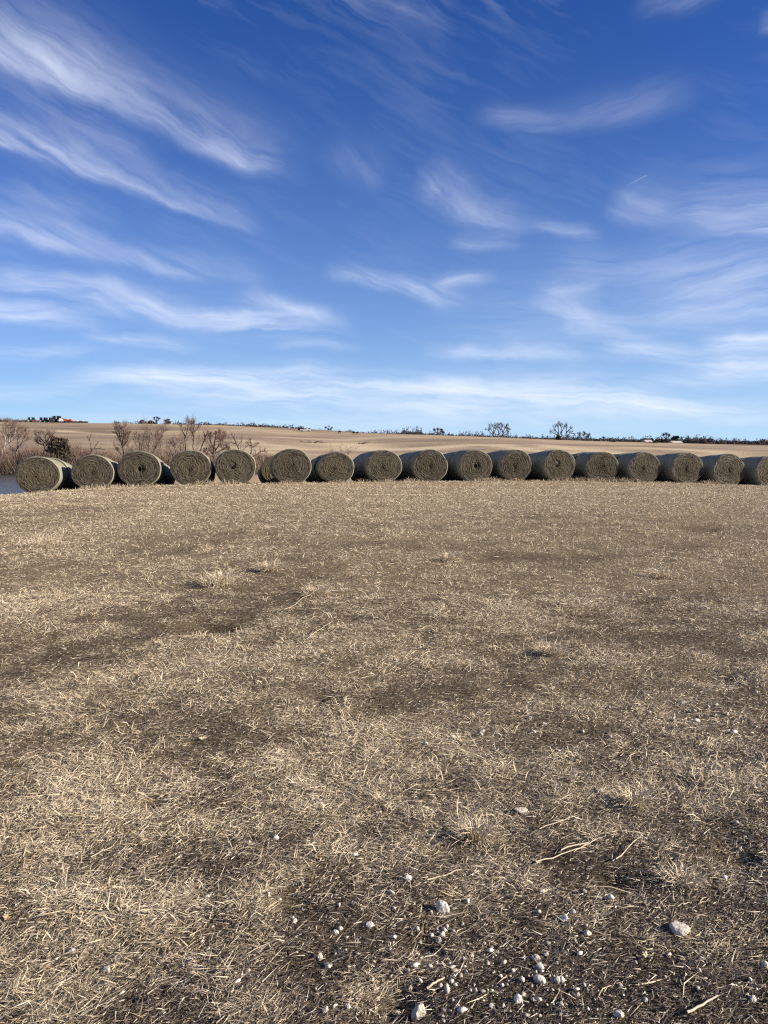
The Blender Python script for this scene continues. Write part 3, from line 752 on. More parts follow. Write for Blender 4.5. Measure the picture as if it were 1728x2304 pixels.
near_tree(6, 97, [(0.20, 0.10, [(0, 'b'), (3, 1035), (10, 1018), (12, 1006)]), [(10, 1018), (2, 995), (-8, 970), (-14, 952)], [(12, 1006), (16, 985), (12, 960), (15, 945)], [(12, 1006), (24, 990), (34, 968), (36, 950)], (0.07, 0.03, [(10, 1018), (-10, 1012), (-22, 1000)])],
          'tall bare tree with a pale forked trunk at the left edge, beyond the pond', 1, bark='pale_bark', r0=0.10, nch=5)
near_tree(38, 99, [(0.15, 0.08, [(38, 'b'), (36, 1030), (33, 1012)]), [(36, 1020), (44, 995), (42, 970), (46, 948)], [(33, 1012), (26, 985), (28, 955)], [(40, 1010), (54, 985), (60, 965)]],
          'tall pale twiggy tree right of the forked pale trunk', 2, bark='pale_bark', nch=6, twigm='twig')
near_tree(107, 98, [(0.13, 0.08, [(107, 'b'), (107, 1010), (106, 990)]), [(106, 992), (96, 978), (88, 966)], [(106, 990), (106, 972), (110, 962)], [(106, 990), (117, 976), (128, 966)], [(106, 998), (94, 992), (84, 986)], [(107, 996), (118, 988), (128, 982)]],
          'spreading bare tree just left of the dark cedar', 3, nch=5)
near_tree(202, 96, [(0.10, 0.07, [(200, 'b'), (204, 1022), (209, 1012), (214, 1004)]), (0.07, 0.03, [(209, 1012), (206, 998), (203, 984), (195, 972)]), (0.05, 0.02, [(203, 984), (207, 974), (211, 968)]), (0.06, 0.03, [(214, 1004), (218, 994), (224, 985)]), (0.06, 0.03, [(214, 1004), (226, 1003), (238, 1006)])],
          'crooked dark sapling with a bare bent branch, right of the cedar', 4, nch=3, maxl=2, twig_len=0.35)
near_tree(280, 97, [(0.12, 0.07, [(280, 'b'), (279, 1020), (277, 1000), (274, 985)]), [(274, 985), (266, 968), (262, 952)], [(274, 985), (273, 965), (271, 946)], [(276, 995), (282, 972), (284, 950)], [(277, 1002), (288, 985), (294, 966)], (0.04, 0.02, [(279, 1020), (270, 1012), (266, 1004)])],
          'slender upright bare tree left of the fan shaped clump', 5, nch=5, up=0.4)
near_tree(325, 98, [[(322, 'b'), (315, 1010), (313, 992), (310, 968)], [(326, 'b'), (333, 1010), (335, 985), (334, 965)], [(320, 'b'), (302, 1012), (290, 985)], [(330, 'b'), (348, 1005), (360, 985), (366, 968)], [(325, 'b'), (324, 1010), (323, 980)], [(331, 'b'), (345, 1015), (352, 1000), (356, 978)]],
          'wide fan of many bare stems in the scrub above the pitted bale', 6, nch=5, r0=0.08, up=0.35)
near_tree(400, 100, [[(400, 'b'), (398, 1012), (395, 992)], [(400, 'b'), (404, 1010), (406, 988)], [(399, 'b'), (390, 1012), (384, 996)]],
          'low bare sapling between the fan clump and the two thin tall trees', 7, nch=5, r0=0.06)
near_tree(420, 98, [(0.10, 0.06, [(420, 'b'), (421, 1010), (420, 975)]), [(420, 975), (413, 962), (409, 952)], [(420, 978), (424, 955), (426, 936)], (0.05, 0.02, [(420, 985), (428, 970), (433, 955)])],
          'thin tall tree, left one of the pair rising above the skyline', 8, nch=4, up=0.5)
near_tree(436, 99, [(0.10, 0.06, [(434, 'b'), (437, 1010), (438, 985), (437, 962)]), [(437, 962), (441, 948), (442, 934)], [(438, 975), (431, 958), (432, 942)], [(437, 965), (446, 955), (450, 945)]],
          'thin tall tree, right one of the pair rising above the skyline', 9, nch=4, up=0.5)
near_tree(448, 96, [(0.09, 0.05, [(446, 'b'), (450, 1012), (458, 990), (463, 975)]), [(463, 975), (462, 966), (458, 958)], [(463, 975), (468, 968), (471, 964)]],
          'thin tree leaning to the right behind the fourth front bale', 10, nch=3, maxl=2, twig_len=0.4)
near_tree(486, 96, [(0.15, 0.10, [(482, 'b'), (484, 1020), (482, 1005)]), [(483, 1010), (476, 990), (472, 968)], [(482, 1005), (484, 985), (486, 965)], [(484, 1012), (498, 992), (502, 970)], [(484, 1016), (500, 1006), (512, 1000)], [(483, 1018), (472, 1008), (465, 1016)]],
          'dense purplish bare tree above the bale with a hole', 11, nch=6, twigm='red_twig')
near_tree(545, 96, [(0.11, 0.06, [(547, 'b'), (542, 1012), (534, 992), (528, 975), (522, 966)]), (0.06, 0.03, [(532, 992), (522, 988), (511, 992)]), (0.05, 0.02, [(536, 998), (544, 985), (546, 972)]), (0.05, 0.02, [(542, 1012), (552, 1002), (558, 995)])],
          'bare tree leaning left with one long low limb, behind the bale with a hole', 12, nch=4, maxl=2, twig_len=0.4)
near_tree(562, 94, [(0.12, 0.08, [(560, 'b'), (561, 1027)]), (0.09, 0.05, [(561, 1027), (567, 1012), (568, 995), (567, 978)]), (0.08, 0.03, [(561, 1027), (574, 1020), (586, 1012), (597, 1008)]), (0.05, 0.02, [(568, 1000), (576, 996), (584, 990)]), (0.05, 0.02, [(568, 998), (560, 993), (554, 990)])],
          'forked bare tree standing above the open gap between the bales', 13, nch=4, maxl=3, twig_len=0.4)
near_tree(765, 75, [(0.04, 0.015, [(762, 'b'), (760, 1035), (752, 1008)]), (0.04, 0.015, [(765, 'b'), (766, 1030), (768, 1003)]), (0.04, 0.015, [(768, 'b'), (774, 1030), (786, 1010)])],
          'low bare bush whose twigs show over the set back bale', 14, name='bare_shrub', cat='shrub', nch=4, maxl=2)
rs = random.Random(31)
SHL = ['reddish scrub bush low at the left edge beyond the pond', 'low reddish bush between the pale trees and the spreading tree', 'grey scrub bush at the foot of the spreading tree', 'purplish bush against the right side of the cedar',
       'purplish bush under the crooked dark sapling', 'small brown bush left of the slender upright tree', 'brown bush at the right foot of the fan shaped clump', 'brown brush bush below the two thin tall trees', 'low bush right of the dense purplish tree', 'small bush right of the forked tree']
for i, (px, top, w) in enumerate([(8, 1008, 26), (62, 990, 26), (92, 1002, 22), (165, 994, 22), (190, 1004, 18), (240, 1012, 16), (372, 1002, 20), (440, 1008, 26), (515, 1012, 18), (592, 1014, 14)]):
    D = 94 + rs.uniform(0, 8); limbs = []
    for q in range(7):
        dx = rs.uniform(-1, 1)
        limbs.append([(px + dx * w * 0.25, 'b'), (px + dx * w * 0.6, (top + 1050) / 2), (px + dx * w, top + abs(dx) * 10 + rs.uniform(0, 8))])
    near_tree(px, D, limbs, SHL[i], 60 + i, name='bare_shrub', cat='shrub', r0=0.04, r1=0.015, nch=5, maxl=2, twigm='red_twig' if i in (0, 1, 3, 4) else 'twig', twig_len=0.5)

def leaf_cloud(seed, blobs, n, size, tones):
    """tufts of small faces spread through ellipsoids: (x,y,z,rx,ry,rz)"""
    g = np.random.default_rng(seed); V = []; C = []
    for (x, y, z, rx, ry, rz), m in zip(blobs, np.full(len(blobs), n // len(blobs))):
        d = g.normal(size=(m, 3)); d /= np.linalg.norm(d, axis=1)[:, None]; d *= (g.uniform(0, 1, (m, 1)) ** 0.5)
        c = d * (rx, ry, rz) + (x, y, z)
        a = g.normal(size=(m, 3)); a /= np.linalg.norm(a, axis=1)[:, None]; b = np.cross(a, g.normal(size=(m, 3))); b /= np.linalg.norm(b, axis=1)[:, None]
        s = size * g.uniform(0.5, 1.3, (m, 1))
        V.append(np.stack([c - a * s, c + b * s * 0.5, c + a * s, c - b * s * 0.5], 1).reshape(-1, 3))
        t = np.array(tones)[g.integers(0, len(tones), m)] * g.uniform(0.7, 1.3, (m, 1)); C.append(np.repeat(t, 4, 0))
    V = np.concatenate(V); C = np.concatenate(C); n = len(V) // 4
    return mesh_np('crown', V, np.arange(len(V)), np.arange(n) * 4, M['tone'], C)

def evergreen(px, D, base_y, top_y, half, label, seed, group=None, size=0.16, n=2600, tones=((0.018, 0.022, 0.012), (0.035, 0.04, 0.022), (0.05, 0.032, 0.024)), shape='cone', name='cedar_tree', cat='tree'):
    X, Y = at_depth(px, D); z0 = gz1(X, Y); k = D / F; h = (base_row(px, D) - top_y) * k; w = half * k
    g = random.Random(seed); bl = []
    for q in range(16):
        t = (q + 0.5) / 16
        prof = (1.15 - t) * 0.75 if shape == 'cone' else math.sqrt(max(0.05, 1 - (1.5 * t - 0.75) ** 2))
        a = g.uniform(0, 6.28); rr = w * prof * 0.55
        bl.append((math.cos(a) * rr * g.uniform(.4, 1.5), math.sin(a) * rr, h * (0.08 + 0.84 * t), w * prof * g.uniform(0.45, 0.8), w * prof * 0.7, h * g.uniform(0.07, 0.14)))
    t = empty(name, (X, Y, z0))
    tv = tubes([([Vector((0, 0, -0.3)), Vector((0.02 * h, 0, h * 0.5)), Vector((0, 0, h * 0.9))], [0.05 * w + 0.08, 0.03 * w + 0.05, 0.03])], 6)
    link_mesh('trunk', mesh_py('trunk', *tv, M['bark']), None, t)
    link_mesh('crown', leaf_cloud(seed, bl, n, size, tones), None, t)
    tag(t, label, cat, group); return t
evergreen(137, 95, 1035, 981, 25, 'dark rusty green cedar standing behind the two leftmost front bales', 71, G1, n=6500, shape='round', size=0.16, tones=((0.04, 0.034, 0.024), (0.075, 0.058, 0.04), (0.105, 0.07, 0.054), (0.05, 0.048, 0.03)))

# far trees
G2 = 'bare trees standing on the far fields'
def far_tree(px, D, stems, label, seed, half=10, top=955, r0=0.28, **kw):
    b = base_row(px, D); L = []
    kw['min_rad'] = max(0.032, D * 7e-5)
    for l in stems:
        rr = (r0, 0.08)
        if isinstance(l[0], (int, float)): rr = l[:2]; l = l[2]
        L.append((rr[0], rr[1], [(x, b if y == 'b' else y) for x, y in l]))
    return tree(px, D, L, label, seed, b, group=G2, bark='far_twig', twigm='far_twig', **kw)
far_tree(1109, 440, [(0.35, 0.2, [(1109, 'b'), (1109, 975)]), [(1109, 976), (1103, 966), (1098, 959)], [(1109, 975), (1110, 965), (1111, 957)], [(1109, 978), (1100, 972), (1095, 967)], [(1110, 974), (1114, 966), (1116, 960)]], 'left one of the three tall bare trees together on the horizon', 81, nch=4)
far_tree(1120, 442, [(0.3, 0.2, [(1121, 'b'), (1120, 975)]), [(1120, 975), (1117, 964), (1116, 956)], [(1120, 974), (1122, 963), (1121, 955)], [(1120, 978), (1125, 972), (1127, 967)]], 'middle one of the three tall bare trees together on the horizon', 82, nch=4)
far_tree(1130, 438, [(0.35, 0.2, [(1129, 'b'), (1130, 974)]), [(1130, 974), (1127, 964), (1126, 956)], [(1130, 974), (1134, 965), (1136, 958)], [(1130, 977), (1138, 970), (1142, 965)], [(1130, 979), (1139, 977), (1143, 974)]], 'right one of the three tall bare trees together on the horizon', 83, nch=5)
far_tree(1258, 390, [(0.35, 0.2, [(1258, 'b'), (1255, 978)]), (0.3, 0.2, [(1260, 'b'), (1260, 975)]), [(1255, 978), (1248, 968), (1244, 962)], [(1255, 976), (1254, 964), (1252, 957)], [(1260, 975), (1261, 962), (1259, 955)], [(1260, 976), (1265, 966), (1267, 959)], [(1255, 980), (1246, 976), (1240, 972)]], 'left and larger one of the pair of tall bare trees right of the three', 84, nch=4)
far_tree(1271, 392, [(0.3, 0.18, [(1270, 'b'), (1272, 976)]), [(1272, 976), (1272, 966), (1275, 958)], [(1272, 974), (1278, 967), (1281, 963)], [(1271, 982), (1278, 977), (1287, 975)], [(1287, 975), (1290, 978), (1291, 981)]], 'right one of the pair of tall bare trees, with a low arching limb', 85, nch=4)
far_tree(1312, 375, [(0.25, 0.15, [(1312, 'b'), (1312, 990)]), [(1312, 991), (1305, 984), (1302, 978)], [(1312, 990), (1312, 982), (1312, 975)], [(1312, 991), (1319, 984), (1322, 979)], [(1312, 993), (1303, 990), (1299, 986)], [(1312, 993), (1321, 990), (1326, 987)]], 'low round headed bare tree right of the tall pair', 86, nch=5)
far_tree(982, 640, [[(984, 'b'), (984, 974)], [(984, 976), (979, 970), (976, 968)], [(984, 975), (984, 969), (985, 966)], [(984, 976), (990, 971), (993, 969)], [(984, 978), (993, 976), (996, 974)]], 'rounded bare tree rising from the middle of the long treeline', 87, nch=6, min_rad=0.035, r0=0.4)
far_tree(740, 520, [[(740, 'b'), (740, 966)], [(740, 967), (736, 963), (733, 962)], [(740, 966), (741, 962), (741, 960)], [(740, 967), (745, 964), (748, 963)]], 'small bare tree on the horizon above the dark cattle', 88, nch=5, min_rad=0.03)
far_tree(1495, 640, [[(1495, 'b'), (1495, 988)], [(1495, 988), (1491, 982), (1490, 979)], [(1495, 987), (1497, 980), (1497, 976)], [(1495, 988), (1500, 983), (1502, 981)]], 'bare tree left of the dark rounded pine', 89, nch=6, min_rad=0.035, r0=0.4)
far_tree(355, 470, [[(356, 'b'), (356, 948)], [(356, 949), (352, 944), (351, 942)], [(356, 948), (357, 943), (357, 941)], [(356, 949), (361, 945), (363, 943)]], 'tallest tree of the small ridge grove left of the thin tall pair', 90, nch=6, min_rad=0.035)
far_tree(1463, 330, [(0.1, 0.05, [(1463, 'b'), (1460, 998), (1458, 995)]), (0.1, 0.05, [(1465, 'b'), (1466, 999), (1467, 994)]), (0.1, 0.05, [(1467, 'b'), (1471, 1000), (1474, 996)])], 'bare bush on the field below the pale roofed house', 91, name='bare_shrub', cat='shrub', nch=5)
far_tree(1375, 340, [(0.08, 0.05, [(1374, 'b'), (1372, 997), (1370, 995)]), (0.08, 0.05, [(1376, 'b'), (1378, 996), (1381, 994)]), (0.08, 0.05, [(1375, 'b'), (1375, 996), (1376, 993)])], 'lone low bare bush right of the round headed tree', 92, name='bare_shrub', cat='shrub', nch=5)
DK = ((0.010, 0.016, 0.010), (0.022, 0.032, 0.02), (0.03, 0.04, 0.028))
evergreen(1253, 388, 0, 978, 4.5, 'small dark cedar at the foot of the tall pair', 72, size=0.35, n=900, tones=DK, shape='round')
evergreen(1517, 630, 0, 980, 10, 'dark rounded pine above the cream house', 73, size=0.6, n=1500, tones=DK, shape='round', name='pine_tree')
evergreen(1486, 632, 0, 983, 4, 'narrow dark evergreen left of the tall bare skyline tree', 74, size=0.5, n=600, tones=DK)
evergreen(1451, 325, 0, 999.5, 4, 'small dark bush beside the bare bush below the pale roof', 75, size=0.3, n=500, tones=((0.02, 0.018, 0.016), (0.03, 0.025, 0.02)), shape='round', name='dark_shrub', cat='shrub')
PU = ((0.105, 0.090, 0.096), (0.14, 0.116, 0.112), (0.088, 0.08, 0.084))  # bare-wood tones, lightened purple-grey: distance haze is put into the colour
for (px, top, half, lab, sd_) in [(326, 945, 6, 'small rounded ridge tree at the left end of the grove', 76), (343, 947, 8, 'low ridge tree beside the tallest of the grove', 77), (380, 944, 9, 'wide ridge tree at the right end of the grove', 78)]:
    evergreen(px, 470, 0, top, half, lab, sd_, 'grove of trees on the left ridge', size=0.5, n=900, tones=PU, shape='round', name='ridge_tree')

# distant woods that read as one dark strip
def wood(name, spans, seed, label):
    g = np.random.default_rng(seed); V = []; C = []
    for (p0, p1, t0, t1, D, dens) in spans:
        n = int((p1 - p0) * dens * 1.8); k = D / F
        for _ in range(n):
            u = g.uniform(); px = p0 + (p1 - p0) * u; D2 = D + g.uniform(-25, 25)
            X, Y = at_depth(px, D2); z = gz1(X, Y); top = EYE + (990 - (t0 + (t1 - t0) * u) + 1.5) / F * D2
            h = max(1.2, (top - z) * (g.uniform(0.55, 1.0) if g.uniform() > 0.06 else 1.35)); w = g.uniform(1.0, 2.6) * min(1.0, h / 3)
            m = 42; d = g.normal(size=(m, 3)); d /= np.linalg.norm(d, axis=1)[:, None]; d *= g.uniform(0.2, 1, (m, 1)) ** 0.5
            c = d * (w, w, h * 0.5) + (X, Y, z + h * 0.5)
            a = g.normal(size=(m, 3)) * (0.5, 0.5, 1); a /= np.linalg.norm(a, axis=1)[:, None]; b = np.cross(a, g.normal(size=(m, 3))); b /= np.linalg.norm(b, axis=1)[:, None]
            s = 0.86 * g.uniform(0.5, 1.3, (m, 1)) * D / 700
            V.append(np.stack([c - b * s * 0.4, c + a * s * 1.5, c + b * s * 0.4], 1).reshape(-1, 3))
            base = np.array(PU[g.integers(0, 3)]) * 0.8 if g.uniform() > 0.1 else np.array((0.045, 0.052, 0.045))
            C.append(np.repeat(base * g.uniform(0.7, 1.3, (m, 1)), 3, 0))
    V = np.concatenate(V); C = np.concatenate(C)
    me = mesh_np(name, V, np.arange(len(V)), np.arange(len(V) // 3) * 3, M['tone'], C)
    return tag(link_mesh(name, me), label, None, None, 'stuff')
wood('treeline', [(395, 600, 953, 957, 520, 0.9), (600, 700, 957, 965, 520, 0.9), (255, 330, 950, 951, 520, 0.3), (700, 860, 969, 973, 560, 0.45), (-60, 70, 943, 946, 480, 0.5),
                  (835, 905, 974, 973, 640, 1.2), (905, 950, 968, 970, 640, 2.6), (945, 1100, 974, 979, 650, 1.3), (1095, 1260, 980, 985, 680, 1.4), (1260, 1440, 985, 989, 680, 1.5),
                  (1440, 1545, 986, 989, 660, 1.5), (1540, 1600, 985, 986, 660, 2.2), (1600, 1760, 991, 994, 680, 1.6), (1700, 1790, 993, 994, 640, 1.5)], 44, 'dark distant treeline of bare woods along the horizon')

# undergrowth by the pond: thin stems, uncountable
def undergrowth():
    g = np.random.default_rng(9); n = 44000
    px = g.uniform(-60, 620, n); D = g.uniform(93, 112, n)
    X = (px - 864) / F * D; Z = gz(X, D)
    dens = vnoise(X, D, 0.12, 33, 3); keep = g.uniform(0.25, 0.75, n) < dens * np.where(px < 250, 1.15, np.where(px < 480, 1.0, 0.8)); X, D, Z, px = X[keep], D[keep], Z[keep], px[keep]
    n = len(X); h = g.uniform(0.5, 3.0, n) * (0.4 + dens[keep]) * np.where(px < 250, 1.15, 0.9)
    lean = g.normal(0, 0.35, (n, 2)); w = g.uniform(0.012, 0.035, n); a = g.uniform(0, 3.14, n)
    b0 = np.stack([X, D, Z - 0.05], -1); tp = b0 + np.stack([lean[:, 0] * h, lean[:, 1] * h, h], -1); off = np.stack([np.cos(a) * w, np.sin(a) * w, 0 * w], -1)
    V = np.stack([b0 - off, b0 + off, tp], 1).reshape(-1, 3)
    base = np.array([(0.17, 0.108, 0.086), (0.21, 0.15, 0.105), (0.28, 0.21, 0.13), (0.11, 0.075, 0.066)])[g.integers(0, 4, n)]
    me = mesh_np('undergrowth', V, np.arange(3 * n), np.arange(n) * 3, M['tone'], np.repeat(base, 3, 0))
    tag(link_mesh('undergrowth', me), 'reddish brown brushwood along the far side of the pond', None, None, 'stuff')
undergrowth()

# fallen trees lying on the pasture
for (p0, p1, yb, lab, sd_) in [(676, 702, 988, 'fallen thin tree with one raised branch on the pasture', 61), (707, 736, 991, 'dark fallen tree right of the thin fallen one', 62), (806, 830, 993, 'fallen tree with branches raised to the right, furthest right of the three', 63)]:
    D = 255; pc = (p0 + p1) / 2; b = base_row(pc, D); k = D / F; w = (p1 - p0) / 2
    L = {61: [(0.12, 0.06, [(p0, b - 3), (pc, b - 1.5), (p1, b - 1)]), (0.09, 0.04, [(p1 - 2, b - 1), (p1 - 6, b - 4), (p1 - 9, b - 7)])],
         62: [(0.25, 0.06, [(p0, b - 1.5), (p0 + 10, b - 4), (p0 + 17, b - 1), (p1, b - 0.5)]), (0.15, 0.05, [(p0 + 3, b), (p0 + 6, b - 3), (p0 + 10, b - 4)])],
         63: [(0.18, 0.06, [(p0, b - 1), (pc, b - 3), (p1, b - 6)]), (0.12, 0.05, [(pc - 4, b - 1), (pc + 5, b - 2), (p1, b - 2.5)])]}[sd_]
    tree(pc, D, L, lab, sd_, b, name='fallen_tree', cat='fallen tree', group='fallen trees on the pasture', bark='bark', nch=3, maxl=2, min_rad=0.03, twig_len=0.3)

# ------------------------------------------------------------------ houses, machines, cattle
def boxes(name, bs, m, parent=None, bev=0.0):
    bm = bmesh.new()
    for (x0, x1, y0, y1, z0, z1) in bs:
        r = bmesh.ops.create_cube(bm, size=1)
        for v in r['verts']:
            v.co = Vector((x0 + (v.co.x + .5) * (x1 - x0), y0 + (v.co.y + .5) * (y1 - y0), z0 + (v.co.z + .5) * (z1 - z0)))
    if bev: bmesh.ops.bevel(bm, geom=bm.edges[:], offset=bev, segments=1, affect='EDGES')
    me = bpy.data.meshes.new(name); bm.to_mesh(me); bm.free()
    return link_mesh(name, me, m, parent)
def wheel(parent, x, y, r, w, m='black_rubber', rim='grey_metal'):
    def cyl(rr, ww):
        bm = bmesh.new(); bmesh.ops.create_cone(bm, cap_ends=True, segments=14, radius1=rr, radius2=rr, depth=ww)
        bmesh.ops.rotate(bm, verts=bm.verts[:], cent=(0, 0, 0), matrix=Matrix.Rotation(math.pi / 2, 3, 'X'))
        bmesh.ops.translate(bm, verts=bm.verts[:], vec=(x, y, r)); return bm
    def put(nm, bm, mm, p):
        me = bpy.data.meshes.new(nm); bm.to_mesh(me); bm.free(); return link_mesh(nm, me, M[mm], p)
    wl = put('wheel', cyl(r, w), m, parent); put('rim', cyl(r * 0.55, w + 0.06), rim, wl)

def house(px, D, w, h, rh, label, wall, roof):
    X, Y = at_depth(px, D); t = empty('house', (X, Y, gz1(X, Y)), 0.15)
    boxes('wall', [(-w / 2, w / 2, -3.5, 3.5, -0.6, h)], M[wall], t)
    e = 0.4; V = [(-w / 2 - e, -3.5 - e, h), (w / 2 + e, -3.5 - e, h), (w / 2 + e, 3.5 + e, h), (-w / 2 - e, 3.5 + e, h), (-w / 2 - e, 0, h + rh), (w / 2 + e, 0, h + rh)]
    link_mesh('roof', mesh_py('roof', V, [(0, 1, 5, 4), (2, 3, 4, 5), (3, 0, 4), (1, 2, 5), (3, 2, 1, 0)], M[roof]), None, t)
    for q in (-0.28, 0.28): boxes('window', [(q * w - .5, q * w + .5, -3.53, -3.48, 1.0, 2.1)], M['dark_glass'], t)
    boxes('door', [(-.45, .45, -3.53, -3.48, 0.02, 2.05)], M['dark_twig'], t)
    tag(t, label, 'house')
house(1454, 600, 5.0, 2.6, 1.6, 'small house with a pale pinkish roof in front of the dark treeline', 'tan_wall', 'pale_roof')
house(1517, 590, 7.5, 2.2, 1.5, 'cream house below the dark rounded pine', 'tan_wall', 'pale_roof')

def tractor(px, D, body, label, group, rz=0.0, big=1.0):
    X, Y = at_depth(px, D); t = empty('tractor', (X, Y, gz1(X, Y) - 0.05), rz); t.scale = (big,) * 3
    boxes('hood', [(0.2, 2.1, -0.45, 0.45, 0.9, 1.75)], M[body], t, 0.08)
    boxes('chassis', [(-1.2, 2.2, -0.35, 0.35, 0.6, 0.92)], M['black_rubber'], t, 0.05)
    c = boxes('cab', [(-1.1, 0.15, -0.7, 0.7, 1.0, 2.75)], M['dark_glass'], t, 0.08); boxes('cab_roof', [(-1.25, 0.3, -0.8, 0.8, 2.78, 2.95)], M[body], c, 0.05)
    boxes('exhaust', [(0.75, 0.87, -0.3, -0.18, 1.8, 2.9)], M['grey_metal'], t)
    for s in (-1, 1): wheel(t, -0.8, s * 0.9, 0.92, 0.5); wheel(t, 1.6, s * 0.8, 0.6, 0.35)
    tag(t, label, 'tractor', group)
GM = 'farm machines parked on the left ridge'
def implement(px, D, col, label, w, h, cat, rz=0.0):
    X, Y = at_depth(px, D); t = empty('farm_implement', (X, Y, gz1(X, Y) - 0.02), rz)
    V = [(-w / 2, -0.9, 0.9), (w / 2, -0.9, 0.9), (w / 2, 0.9, 0.9), (-w / 2, 0.9, 0.9), (-w / 2 * .55, -.5, h), (w / 2 * .75, -.5, h * .82), (w / 2 * .75, .5, h * .82), (-w / 2 * .55, .5, h)]
    link_mesh('hopper', mesh_py('hopper', V, [(3, 2, 1, 0), (0, 1, 5, 4), (1, 2, 6, 5), (2, 3, 7, 6), (3, 0, 4, 7), (4, 5, 6, 7)], M[col]), None, t)
    boxes('frame', [(-w / 2 - .8, w / 2 + .4, -.12, .12, 0.7, 0.88), (-w * .3, -w * .3 + .15, -1, 1, 0.7, 0.87)], M['black_rubber'], t)
    for s in (-1, 1): wheel(t, -w * .2, s * 1.05, 0.55, 0.3); wheel(t, w * .25, s * 1.05, 0.55, 0.3)
    tag(t, label, cat, GM)
DM = 440
tractor(73, DM, 'green_paint', 'dark tractor at the left end of the machines on the ridge', GM, 0.4)
tractor(79, DM + 4, 'green_paint', 'second dark tractor, just left of the red implement', GM, 2.6)
implement(86, DM - 4, 'red_paint', 'low red implement among the dark tractors on the ridge', 3.0, 1.5, 'implement')
for q, (px, rz, lab) in enumerate([(100, 0.2, 'dark tractor just right of the low red implement'), (106, 2.9, 'dark tractor in the middle of the ridge row, facing left'), (112, 0.5, 'dark tractor in the middle of the ridge row, facing right'), (118, 2.7, 'dark tractor left of the gap before the tall pair'), (124, 0.3, 'dark tractor at the right end of the dark row')]):
    tractor(px, DM + (q % 3) * 4, 'green_paint', lab, GM, rz)
tractor(130, DM + 2, 'green_paint', 'tall dark tractor, left one of two beside the orange implements', GM, 0.2, 1.3)
tractor(136, DM + 2, 'green_paint', 'tall dark tractor, right one of two beside the orange implements', GM, 2.9, 1.3)
implement(142, DM - 6, 'white_paint', 'white implement right beside the tall dark tractors', 2.4, 2.6, 'implement', 0.2)
implement(150, DM - 3, 'orange_paint', 'long orange implement with the highest hopper', 3.8, 2.6, 'implement')
implement(161, DM - 5, 'red_paint', 'red implement right of the highest orange one', 3.6, 2.1, 'implement', 3.0)
implement(173, DM, 'white_paint', 'pale wagon right of the red and orange implements', 3.6, 1.9, 'wagon')
implement(185, DM, 'red_paint', 'small red wagon near the right end of the machines', 2.6, 1.3, 'wagon', 3.1)
implement(196, DM, 'white_paint', 'low pale wagon at the right end of the machines', 3.0, 1.3, 'wagon')

def truck(px, D):
    X, Y = at_depth(px, D); t = empty('pickup_truck', (X, Y, gz1(X, Y) - 0.02), 0.1)
    V = [(-2.7, -.95), (2.7, .95)]
    boxes('body', [(-2.7, 2.7, -.95, .95, 0.5, 1.15)], M['white_paint'], t, 0.08)
    c = boxes('cab', [(-.7, 1.25, -.9, .9, 1.17, 1.9)], M['white_paint'], t, 0.2); boxes('window', [(-.5, 1.0, -.91, .91, 1.35, 1.7)], M['dark_glass'], c)
    for x in (-1.75, 1.75):
        for s in (-1, 1): wheel(t, x, s * .85, 0.42, 0.25)
    tag(t, 'white pickup truck parked on the far pasture beside a dark trailer', 'truck')
    X, Y = at_depth(px - 8, D); t = empty('stock_trailer', (X, Y, gz1(X, Y) - 0.02), 0.1)
    boxes('box', [(-2.0, 2.0, -1, 1, 0.6, 1.5)], M['black_rubber'], t, 0.06); boxes('hitch', [(2.0, 2.9, -.08, .08, 0.6, 0.72)], M['black_rubber'], t)
    for s in (-1, 1): wheel(t, -.3, s * 1.0, 0.4, 0.22)
    tag(t, 'low dark trailer left of the white truck on the pasture', 'trailer')
truck(688, 395)

def cow_mesh():
    V = [(0, 0, 1.05), (0.45, 0, 1.08), (-0.5, 0, 1.05), (0.85, 0, 1.2), (1.15, 0, 1.2), (1.4, 0, 1.02), (-0.75, 0, 0.8), (-0.78, 0, 0.45)]
    E = [(0, 1), (0, 2), (1, 3), (3, 4), (4, 5), (2, 6), (6, 7)]
    rad = [0.40, 0.38, 0.36, 0.22, 0.15, 0.09, 0.04, 0.03]
    for bx, bi in ((0.5, 1), (-0.55, 2)):
        for s in (-1, 1):
            i = len(V); V += [(bx, s * 0.2, 0.72), (bx + (0.02 if bi == 1 else 0.1), s * 0.2, 0.40), (bx, s * 0.2, 0.0)]
            rad += [0.13, 0.075, 0.055]; E += [(bi, i), (i, i + 1), (i + 1, i + 2)]
    for s in (-1, 1):
        i = len(V); V.append((1.1, s * 0.26, 1.27)); rad.append(0.04); E.append((4, i))
    me = bpy.data.meshes.new('cow'); me.from_pydata(V, E, [])
    return me, rad
def cow(px, D, rz, label):
    X, Y = at_depth(px, D)
    o = bpy.data.objects.new('cow', COWM); COL.objects.link(o); o.location = (X, Y, gz1(X, Y) + 0.03); o.rotation_euler = (0, 0, rz)
    o.modifiers.new('skin', 'SKIN'); sk = COWM.skin_vertices[0].data if COWM.skin_vertices else None
    if sk:
        for v, r in zip(sk, COWR): v.radius = (r, r)
        sk[0].use_root = True
    sub = o.modifiers.new('smooth', 'SUBSURF'); sub.levels = 1; sub.render_levels = 1
    tag(o, label, 'cow', 'black cattle grazing on the far pasture')
COWM, COWR = cow_mesh(); COWM.materials.append(M['cow_hide'])
cow(764, 385, 0.3, 'black cow standing alone, leftmost of the cattle on the pasture')
cow(797, 385, 2.8, 'black cow, left one of the close pair on the pasture')
cow(804, 383, 1.2, 'black cow, right one of the close pair on the pasture')

